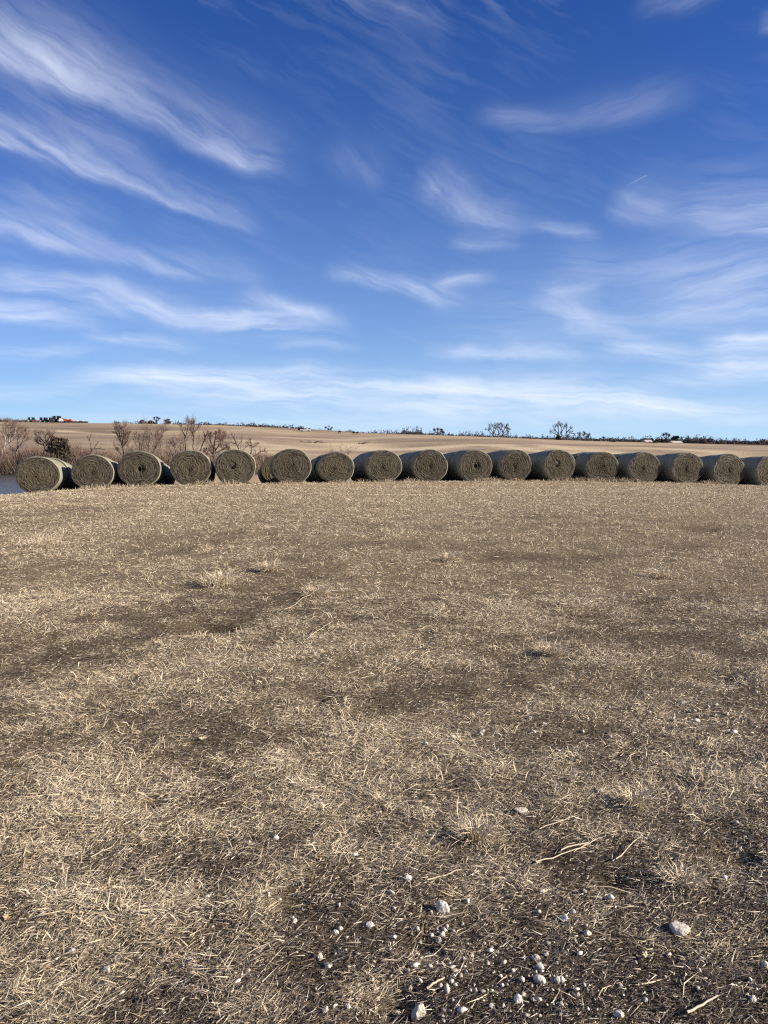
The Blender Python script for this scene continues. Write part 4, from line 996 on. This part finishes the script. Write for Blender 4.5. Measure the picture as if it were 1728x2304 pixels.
# ------------------------------------------------------------------ dry grass
PAL = np.array([(0.64, 0.54, 0.37), (0.56, 0.46, 0.30), (0.47, 0.385, 0.26), (0.31, 0.25, 0.167), (0.16, 0.12, 0.081), (0.072, 0.053, 0.037), (0.58, 0.52, 0.41)])
def blades(x, y, z, th, L, f0, f1, w, roll, col, g):
    """bent ribbons, five points each"""
    n = len(x)
    dx, dy = np.cos(th), np.sin(th)
    p0 = np.stack([x, y, z], -1)
    p1 = p0 + np.stack([dx * np.cos(f0), dy * np.cos(f0), np.sin(f0)], -1) * (L * 0.5)[:, None]
    th2 = th + g.normal(0, 0.28, n)
    p2 = p1 + np.stack([np.cos(th2) * np.cos(f1), np.sin(th2) * np.cos(f1), np.sin(f1)], -1) * (L * 0.5)[:, None]
    p2[:, 2] = np.maximum(p2[:, 2], z + 0.004)
    wv = np.stack([-dy * np.cos(roll), dx * np.cos(roll), np.sin(roll)], -1) * w[:, None]
    V = np.stack([p0 - wv, p0 + wv, p1 - wv * .85, p1 + wv * .85, p2], 1).reshape(-1, 3)
    b = (np.arange(n) * 5)[:, None]
    Q = np.concatenate([b + np.array([[0, 1, 3, 2]]), b + np.array([[2, 3, 4]])], 1).ravel()
    st = np.stack([np.arange(n) * 7, np.arange(n) * 7 + 4], 1).ravel()
    return V, Q, st, np.repeat(col, 5, 0)

def sample_field(n, y0, y1, k, g, margin=0.66):
    """points with density ~ 1/y^k, wider than the view"""
    u = g.uniform(0, 1, n); e = 2 - k
    y = (y0 ** e + u * (y1 ** e - y0 ** e)) ** (1 / e)
    x = g.uniform(-1, 1, n) * (margin * y + 0.7)
    return x, y

def grass():
    g = np.random.default_rng(77)
    parts = []
    def put(x, y, th, L, f0, f1, w, colidx, bright):
        z = gz(x, y)
        roll = g.uniform(-1.1, 1.1, len(x))
        c = PAL[colidx] * bright[:, None]
        parts.append(blades(x, y, z - 0.004, th, L, f0, f1, w, roll, c, g))
    def tones(x, y, s, n, shift=0.0):
        tone = 0.35 * vnoise(x, y, 0.9, 43, 3) + 0.65 * vnoise(x, y, 4.2, 46, 3)
        pr = g.uniform(size=n) * 0.9 + (0.5 - tone) * 1.5 + (s - 0.3) * 0.95 - 0.12 * np.clip((y - 5) / 25, 0, 1) + shift
        ci = np.clip(np.digitize(pr, [0.10, 0.30, 0.50, 0.72, 0.90]), 0, 5)
        return np.where(g.uniform(size=n) < 0.10, 6, ci)
    # short mat and chopped litter: one sliver each
    for (cnt, ya, yb, k) in ((680000, 1.5, 8.0, 2.25), (320000, 7.0, 34.5, 2.05)):
        x, y = sample_field(cnt, ya, yb, k, g)
        s = soil(x, y); keep = g.uniform(0.0, 1.0, len(x)) > s * (0.42 if ya < 2 else 0.62)
        x, y, s = x[keep], y[keep], s[keep]; n = len(x)
        far = np.clip((y - 5) / 25, 0, 1)
        th = 0.45 + 1.6 * (vnoise(x, y, 0.5, 41, 2) - 0.5) + g.normal(0, 0.75, n) + np.where(g.uniform(size=n) < 0.5, math.pi, 0)
        L = (0.012 + g.exponential(0.021, n)).clip(0, 0.09) * (1 - 0.3 * s) * (1 + 1.0 * far)
        f = np.abs(g.normal(0.12, 0.42, n)) * (1 - 0.5 * s) - 0.05
        w = g.uniform(0.0008, 0.0021, n) * (1 + 2.8 * far); roll = g.uniform(-1.2, 1.2, n)
        z = gz(x, y) + g.uniform(0.0, 0.012, n) * (1 - 0.6 * s)
        dx, dy = np.cos(th), np.sin(th)
        p0 = np.stack([x, y, z], -1)
        p1 = p0 + np.stack([dx * np.cos(f), dy * np.cos(f), np.sin(f)], -1) * L[:, None]
        wv = np.stack([-dy * np.cos(roll), dx * np.cos(roll), np.sin(roll)], -1) * w[:, None]
        V = np.stack([p0 - wv, p0 + wv, p1], 1).reshape(-1, 3)
        c = PAL[tones(x, y, s, n, 0.05)] * g.uniform(0.75, 1.15, n)[:, None]
        parts.append((V, np.arange(3 * n), np.arange(n) * 3, np.repeat(c, 3, 0)))
    # bent blades
    for (cnt, ya, yb, k) in ((270000, 1.5, 7.0, 2.2), (110000, 6.0, 34.5, 2.1)):
        x, y = sample_field(cnt, ya, yb, k, g)
        s = soil(x, y); keep = g.uniform(0.0, 1.0 if ya > 2 else 1.4, len(x)) > s
        x, y, s = x[keep], y[keep], s[keep]; n = len(x)
        th = 0.45 + 1.6 * (vnoise(x, y, 0.5, 41, 2) - 0.5) + g.normal(0, 0.75, n) + np.where(g.uniform(size=n) < 0.5, math.pi, 0)
        far = np.clip((y - 5) / 25, 0, 1)
        L = g.uniform(0.016, 0.052, n) * (1 - 0.25 * s) * (1 + 0.8 * far)
        f0 = np.abs(g.normal(0.25, 0.42, n)) * (1 - 0.5 * s); f1 = f0 - g.uniform(0.1, 0.9, n)
        w = g.uniform(0.0008, 0.0018, n) * (1 + 2.5 * far)
        put(x, y, th, L, f0, f1, w, tones(x, y, s, n), g.uniform(0.8, 1.15, n))
    # long flattened straw
    x, y = sample_field(24000, 1.5, 26, 2.5, g)
    s = soil(x, y); keep = g.uniform(0, 1.3, len(x)) > s; x, y = x[keep], y[keep]; n = len(x)
    th = 0.55 + g.normal(0, 0.7, n) + np.where(g.uniform(size=n) < 0.5, math.pi, 0)
    put(x, y, th, (0.05 + g.exponential(0.035, n)).clip(0, 0.2), g.uniform(0.0, 0.25, n), g.uniform(-0.25, 0.12, n), g.uniform(0.0009, 0.0021, n), g.choice([0, 0, 1, 2, 6, 3], n), g.uniform(0.8, 1.1, n))
    # little upright tufts through the sward
    m = 3400; tx, ty = sample_field(m, 2.2, 34, 1.6, g); keep = soil(tx, ty) < 0.42; tx, ty = tx[keep], ty[keep]
    k = 14; x = np.repeat(tx, k) + g.normal(0, 0.03, len(tx) * k); y = np.repeat(ty, k) + g.normal(0, 0.03, len(tx) * k); n = len(x)
    put(x, y, g.uniform(0, 6.28, n), g.uniform(0.03, 0.085, n) * (1 + np.clip(y / 30, 0, 0.8)), g.uniform(0.25, 1.2, n), g.uniform(-0.2, 0.8, n), g.uniform(0.0012, 0.0024, n) * (1 + 0.05 * y), g.choice([0, 0, 1, 1, 2, 3], n), g.uniform(0.8, 1.1, n))
    # rank growth at the foot of the bales
    fx, fy = [], []
    for (bx, by) in FEET:
        q = 460; fx.append(bx + g.uniform(-1.15, 1.15, q)); fy.append(by - np.abs(g.normal(0.05, 0.22, q)))
    x = np.concatenate(fx); y = np.concatenate(fy); n = len(x)
    put(x, y, g.uniform(0, 6.28, n), g.uniform(0.08, 0.34, n) * np.clip(2.6 * vnoise(x, y, 0.9, 51, 2) - 0.75, 0.35, 1.15), g.uniform(0.6, 1.45, n), g.uniform(-0.3, 1.2, n), g.uniform(0.003, 0.007, n), g.choice([0, 0, 1, 1, 2, 3], n), g.uniform(0.8, 1.1, n))
    V = []; Q = []; ST = []; C = []; nv = nl = 0
    for (v, q, st, c) in parts:
        V.append(v); Q.append(q + nv); ST.append(st + nl); C.append(c); nv += len(v); nl += len(q)
    me = mesh_np('dry_grass', np.concatenate(V), np.concatenate(Q), np.concatenate(ST), M['blades'], np.concatenate(C))
    tag(link_mesh('dry_grass', me), 'flattened straw coloured winter grass covering the field', None, None, 'stuff')
grass()

# tufts that stand out
TUFTS = [(1066, 1880, 40, 0.16, 'bright straw tuft alone on dark soil, nearest big tuft to the camera'), (495, 1318, 58, 0.34, 'wide pale bunch of grass beside the dark bare patch'),
         (607, 1290, 34, 0.30, 'tall fluffy pale tuft behind the wide bunch'), (710, 1340, 36, 0.26, 'thin loose tuft right of the dark bare patch'),
         (1010, 1262, 34, 0.26, 'yellowish tuft in the middle distance right of centre'), (1239, 1475, 34, 0.20, 'spiky straw tuft on the darker right half of the field'),
         (1489, 1298, 40, 0.24, 'pale spreading tuft far to the right in the middle distance'), (100, 1228, 70, 0.36, 'large yellowish bunch by the left edge of the field'),
         (1420, 1805, 46, 0.14, 'flattened yellowish tuft below the small white stone'), (1530, 1985, 60, 0.10, 'straw tuft behind the large flat stone')]
g = np.random.default_rng(5)
for (px, py, w, h, lab) in TUFTS:
    X, Y = hit(px, py); d = math.hypot(X, Y); rad = w / F * d; n = 360; h *= 0.86
    rr = rad * 0.62 * g.uniform(0, 1, n); a = g.uniform(0, 6.28, n)
    x, y = X + rr * np.cos(a), Y + rr * np.sin(a)
    L = g.uniform(0.5, 1.15, n) * h
    th = a + g.normal(0, 1.3, n)
    v, q, st, c = blades(x - X, y - Y, gz(x, y) - gz1(X, Y) - 0.01, th, L, g.uniform(0.35, 1.35, n), g.uniform(-0.5, 0.7, n), g.uniform(0.0009, 0.0018, n) * (1 + 0.06 * Y), g.uniform(-1, 1, n), PAL[g.choice([0, 0, 0, 1, 1, 2], n)] * g.uniform(0.9, 1.15, n)[:, None], g)
    o = link_mesh('grass_tuft', mesh_np('grass_tuft', v, q, st, M['blades'], c)); o.location = (X, Y, gz1(X, Y))
    tag(o, lab, 'grass tuft', 'tufts standing out of the flattened grass')

# ------------------------------------------------------------------ stones, stalks, leaves
def stone_mesh(seed):
    r = random.Random(seed); bm = bmesh.new(); bmesh.ops.create_icosphere(bm, subdivisions=3, radius=1)
    ds = [(Vector((r.gauss(0, 1), r.gauss(0, 1), r.gauss(0, 1))).normalized(), r.uniform(0.62, 0.95)) for _ in range(13)]
    for v in bm.verts:
        p = v.co.copy()
        for d, t in ds:
            e = p.dot(d) - t
            if e > 0: p -= d * e * 0.9
        p *= 1 + 0.05 * math.sin(7 * p.x + seed) * math.sin(6 * p.y) + r.uniform(-.015, .015)
        v.co = p
    me = bpy.data.meshes.new('stone'); bm.to_mesh(me); bm.free(); me.materials.append(M['stone'])
    return me
SM = [stone_mesh(i) for i in range(8)]
BIG = {(944, 2259): 'largest pale upright stone, close to the bottom edge near the centre', (996, 2042): 'pointed grey stone with one lit facet, right of centre', (1530, 2092): 'large flat cream stone on the right, in front of a straw tuft',
       (1173, 1820): 'long white stone lying alone right of centre', (240, 2193): 'squarish pale stone alone near the lower left corner', (918, 1987): 'white stone left of and above the pointed grey stone', (895, 2249): 'white stone just left of the largest upright stone',
       (1214, 2205): 'tan stone in the gravel at lower right, below the white pair', (1350, 1780): 'small white stone above the flattened yellowish tuft', (1391, 2281): 'yellowish stone at the bottom edge, right of centre',
       (1270, 2065): 'larger of two white stones close together, left of the flat cream stone', (1289, 2053): 'smaller of two white stones close together, left of the flat cream stone', (1721, 2176): 'white stone cut by the right edge',
       (961, 2125): 'rounded grey white stone at the lower end of the pebble cluster', (833, 2084): 'flat pale stone left of the pebble cluster', (732, 2280): 'upright pale stone near the bottom edge, left of centre', (1694, 2252): 'white stone in the lower right corner',
       (467, 2037): 'white stone with black shadow in the left half of the foreground', (621, 1896): 'pale round stone beside a dark clod, left of centre', (161, 2158): 'flat dusty stone near the lower left corner'}
STONES = [(944, 2259, 34, 42), (996, 2042, 27, 34), (918, 1987, 20, 15), (895, 2249, 18, 16), (732, 2280, 12, 19), (783, 2266, 12, 17), (961, 2125, 22, 18), (987, 2113, 13, 13), (996, 2097, 13, 12), (972, 2104, 9, 8), (1006, 2088, 8, 10), (1020, 2090, 10, 8), (1040, 2078, 9, 9),
          (833, 2084, 20, 13), (658, 2068, 12, 10), (663, 2078, 13, 11), (621, 1896, 14, 10), (710, 1884, 12, 9), (968, 2179, 13, 13), (982, 2167, 10, 10), (1024, 2184, 11, 10), (1048, 2188, 9, 8), (918, 2181, 10, 9), (923, 2212, 11, 11), (720, 2153, 13, 15), (755, 2100, 14, 14), (766, 2093, 12, 12),
          (1350, 1780, 14, 14), (1173, 1820, 34, 15), (1530, 2092, 44, 24), (1270, 2065, 18, 16), (1289, 2053, 13, 11), (1322, 2099, 19, 9), (1214, 2205, 24, 20), (1254, 2209, 14, 15), (1206, 2153, 18, 16), (1228, 2150, 11, 12), (1216, 2176, 16, 17), (1391, 2281, 20, 18), (1452, 2254, 10, 10), (1694, 2252, 13, 14), (1166, 2245, 17, 22), (1721, 2176, 14, 18), (1666, 1901, 8, 10), (1220, 2007, 13, 9), (1315, 2009, 9, 12),
          (240, 2193, 18, 20), (161, 2158, 18, 12), (467, 2037, 13, 14), (373, 2110, 9, 8), (1019, 1655, 14, 9), (958, 1672, 13, 9), (1085, 1645, 14, 7), (1226, 1627, 13, 7), (1192, 1612, 12, 8), (945, 1459, 8, 7), (890, 1490, 9, 6), (1536, 1582, 16, 6), (1567, 1625, 16, 9), (815, 1620, 9, 5), (1610, 1590, 11, 7), (1640, 1650, 10, 6), (1700, 1560, 9, 5), (1262, 2262, 12, 12), (1300, 2240, 9, 9), (1185, 2280, 11, 12), (1130, 2215, 9, 9), (1105, 2265, 10, 10), (1060, 2150, 9, 8), (1090, 2120, 8, 8), (840, 2170, 9, 8), (560, 2200, 8, 7), (470, 2150, 8, 7)]
SHORT = {(944, 2259): 'the largest upright stone', (996, 2042): 'the pointed grey stone', (1530, 2092): 'the large flat cream stone', (1173, 1820): 'the long white stone', (240, 2193): 'the squarish stone at lower left', (918, 1987): 'the white stone behind the pointed grey one',
         (1214, 2205): 'the tan stone in the gravel', (1391, 2281): 'the yellowish stone at the bottom edge', (1289, 2053): 'the close white pair', (833, 2084): 'the flat pale stone left of the cluster', (732, 2280): 'the upright pale stone near the bottom edge', (961, 2125): 'the rounded stone of the pebble cluster', (621, 1896): 'the round stone beside the dark clod', (467, 2037): 'the white stone with a black shadow'}
NEAR = {}
for bx, by in SHORT:
    for dr in ('left of', 'right of', 'beyond', 'in front of'):
        best = None
        for px, py, w, h in STONES:
            if (px, py) in BIG or (px, py) in NEAR: continue
            dx, dy = px - bx, py - by; q = 'left of' if dx < -abs(dy) else 'right of' if dx > abs(dy) else 'beyond' if dy < 0 else 'in front of'
            if q == dr and math.hypot(dx, dy) < 110 and (best is None or math.hypot(dx, dy) < best[0]): best = (math.hypot(dx, dy), px, py)
        if best: NEAR[best[1:]] = f'small chalky pebble nearest {dr} {SHORT[(bx, by)]}'
rs = random.Random(12)
for i, (px, py, w, h) in enumerate(STONES):
    X, Y = hit(px, py + h * 0.3); d = math.sqrt(X * X + Y * Y + EYE * EYE); a = w / F * d * 0.50; b = h / F * d * 0.50
    o = link_mesh('stone', SM[i % 8]); b = max(b, a * 0.5)
    o.location = (X, Y, gz1(X, Y) + b * 0.22 + 0.003); o.scale = (a, max(0.85 * a, b * 0.7), b); o.rotation_euler = (rs.uniform(-.25, .25), rs.uniform(-.25, .25), rs.uniform(-.4, .4))
    lab = BIG.get((px, py)) or NEAR.get((px, py)) or 'small chalky pebble lying in the grass apart from any larger stone'
    tag(o, lab, 'stone', 'loose pale stones on the field' if (px, py) in BIG else 'small loose pebbles in the grass')

def gravel():
    g = np.random.default_rng(3)
    pts = []
    for (px, py, sx, sy, n) in [(1000, 2110, 60, 40, 90), (1020, 2190, 90, 35, 130), (1210, 2190, 70, 60, 170), (1300, 2250, 110, 45, 110), (1130, 2260, 160, 40, 120), (760, 2100, 110, 60, 70), (740, 2260, 120, 40, 60), (1570, 1590, 110, 45, 150), (1660, 1640, 70, 40, 60),
                               (1240, 1640, 120, 45, 70), (960, 1660, 110, 45, 50), (1660, 2200, 80, 90, 90), (1440, 2180, 140, 80, 60), (500, 2100, 260, 90, 60), (1000, 1490, 160, 60, 40), (620, 1900, 120, 50, 30), (1660, 1900, 60, 60, 50), (250, 2150, 180, 80, 40)]:
        for _ in range(int(n * 0.5)):
            a, b = g.normal(px, sx * 1.15), g.normal(py, sy)
            if -80 < a < 1810 and b < 2400: pts.append((*hit(a, b), 0.0024 + min(0.010, g.exponential(0.0028)) * (1.0 if b > 1800 else 1.5)))
    chips = []
    for k in range(12):
        bm = bmesh.new()
        for _ in range(11):
            p = Vector(g.normal(size=3)).normalized(); bm.verts.new(p * g.uniform(0.75, 1.1))
        h = bmesh.ops.convex_hull(bm, input=bm.verts[:]); bmesh.ops.delete(bm, geom=[v for v in bm.verts if not v.link_faces], context='VERTS')
        bm.verts.index_update(); chips.append((np.array([v.co[:] for v in bm.verts]), np.array([[v.index for v in f.verts] for f in bm.faces]))); bm.free()
    V = []; Q = []; C = []; nv = 0
    for k, (x, y, s) in enumerate(pts):
        bv, bf = chips[k % 12]; a = g.uniform(0, 6.28); ca, sa = math.cos(a), math.sin(a)
        v = bv * (s * g.uniform(0.8, 1.7), s * g.uniform(0.7, 1.2), s * g.uniform(0.45, 0.95))
        v = np.stack([v[:, 0] * ca - v[:, 1] * sa, v[:, 0] * sa + v[:, 1] * ca, v[:, 2]], -1)
        V.append(v + (x, y, gz1(x, y) + s * 0.35 + 0.003)); Q.append(bf + nv); nv += len(bv)
        C.append(np.repeat(np.array([(0.76, 0.69, 0.56)]) * g.uniform(0.35, 1.05), len(bv), 0))
    Q = np.concatenate(Q)
    me = mesh_np('gravel', np.concatenate(V), Q.ravel(), np.arange(len(Q)) * 3, M['gravel'], np.concatenate(C))
    tag(link_mesh('gravel', me), 'scattered white gravel chips between the straw', None, None, 'stuff')
gravel()

def stalk(p0, p1, r, label, m='stalk', name='straw_stalk', bend=0.02, lift=0.012):
    a = Vector((*hit(*p0), 0)); b = Vector((*hit(*p1), 0)); rr = random.Random(int(p0[0] * 7 + p1[1])); P = []
    for j in range(7):
        q = a.lerp(b, j / 6); q = q + Vector((rr.gauss(0, bend), rr.gauss(0, bend), 0)) * (0 if j in (0, 6) else (b - a).length * 0.5)
        q.z = gz1(q.x, q.y) + lift + rr.uniform(0, 0.006); P.append(q)
    base = P[0].copy()
    V, Fc = tubes([([p - base for p in P], [0.72 * r * (1 - 0.06 * j) for j in range(7)])], 6)
    o = link_mesh(name, mesh_py(name, V, Fc, M[m], True)); o.location = base
    tag(o, label, 'twig' if name == 'twig' else 'straw stalk', 'stalks and twigs lying on the grass')
stalk((1205, 1946), (1318, 1912), 0.0040, 'lower stalk of the pale bundle right of the lone tuft')
stalk((1262, 1918), (1345, 1895), 0.0045, 'thick upper stalk of the pale bundle right of the lone tuft')
stalk((1290, 1925), (1340, 1893), 0.0035, 'short crossing stalk in the pale bundle right of the lone tuft')
stalk((1385, 1940), (1444, 1888), 0.0030, 'single straight straw stalk pointing away, right of the pale bundle')
stalk((1213, 1870), (1296, 1842), 0.0030, 'straight stalk lying above the pale bundle')
stalk((1545, 2290), (1614, 2252), 0.0055, 'thick pale stalk near the bottom edge at lower right')
stalk((961, 1992), (1038, 1966), 0.0035, 'pale stalk above the pointed grey stone')
stalk((927, 1929), (1034, 1960), 0.0030, 'long thin stalk crossing towards the stalk above the grey stone')
stalk((222, 2287), (347, 2196), 0.0028, 'long dark twig slanting up from the bottom edge at lower left', 'dark_twig', 'twig')
stalk((1626, 2047), (1728, 2117), 0.0028, 'thin twig running out at the right edge', 'dark_twig', 'twig')
stalk((205, 1950), (258, 1923), 0.0030, 'straight straw stalk alone in the left foreground')
stalk((960, 2225), (1000, 2205), 0.0050, 'thick pale stalk behind the largest upright stone')
stalk((640, 1385), (705, 1345), 0.0032, 'pale dry stem arching out of the thin loose tuft', lift=0.05)
stalk((690, 1455), (750, 1410), 0.0032, 'pale dry stem on the grass beyond the white crumbs', lift=0.04)

def leaf_mesh(seed, m):
    r = random.Random(seed); n = 14; V = [(0, 0, 0)]; 
    for j in range(n):
        a = 2 * math.pi * j / n; rad = (1.0 if j % 2 else 0.55) * r.uniform(0.8, 1.15)
        x, y = math.cos(a) * rad, math.sin(a) * rad * 0.62
        V.append((x, y, 0.25 * x * x + r.uniform(0, 0.22)))
    W = [(x, y, z + 0.03) for x, y, z in V]
    Fc = [(0, 1 + j, 1 + (j + 1) % n) for j in range(n)]; k = len(V)
    Fc2 = Fc + [(k, k + 1 + (j + 1) % n, k + 1 + j) for j in range(n)] + [(1 + j, k + 1 + j, k + 1 + (j + 1) % n, 1 + (j + 1) % n) for j in range(n)]
    return mesh_py('fallen_leaf', V + W, Fc2, M[m])
LEAVES = [(456, 1675, 17, 'pale_leaf', 'pale dry leaf lying alone left of centre'), (697, 1998, 22, 'dark_leaf', 'dark brown curled leaf left of centre in the foreground'), (1704, 1790, 20, 'pale_leaf', 'curled cream leaf by the right edge with black shadow'), (17, 2088, 20, 'dead_leaf', 'curled tan leaf at the left edge'),
          (1525, 1392, 18, 'pale_leaf', 'pale leaf on the right half beside a straw tuft'), (526, 1571, 18, 'pale_leaf', 'long pale dry leaf in the left middle of the field'), (1455, 2155, 24, 'pale_leaf', 'narrow cream leaf among the gravel right of centre'), (740, 1342, 12, None, None), (620, 1312, 10, None, None), (752, 1308, 12, None, None), (742, 1396, 11, None, None), (475, 1360, 8, None, None), (330, 1357, 10, None, None),
          (1075, 1263, 10, None, None), (962, 1262, 8, None, None), (1290, 1305, 7, None, None), (1250, 1206, 7, None, None), (470, 1243, 12, None, None), (1255, 1110, 6, None, None), (645, 1328, 10, None, None), (520, 1346, 9, None, None), (50, 1420, 12, None, None), (1560, 1890, 12, None, None), (815, 1470, 9, None, None)]
LM = {}
for i, (px, py, w, m, lab) in enumerate(LEAVES):
    m = m or ('pale_leaf', 'dead_leaf')[i % 2]; key = (m, i % 3)
    if key not in LM: LM[key] = leaf_mesh(i, m)
    X, Y = hit(px, py); d = math.sqrt(X * X + Y * Y + 2.5); s = w / F * d * 0.55
    o = link_mesh('fallen_leaf', LM[key]); o.location = (X, Y, gz1(X, Y) + 0.012); o.scale = (s, s, s); o.rotation_euler = (rs.uniform(-.3, .5), rs.uniform(-.3, .3), rs.uniform(0, 6.28))
    tag(o, lab or 'small dry oak leaf lying flat on the matted grass', 'leaf', 'dry leaves blown over the field')
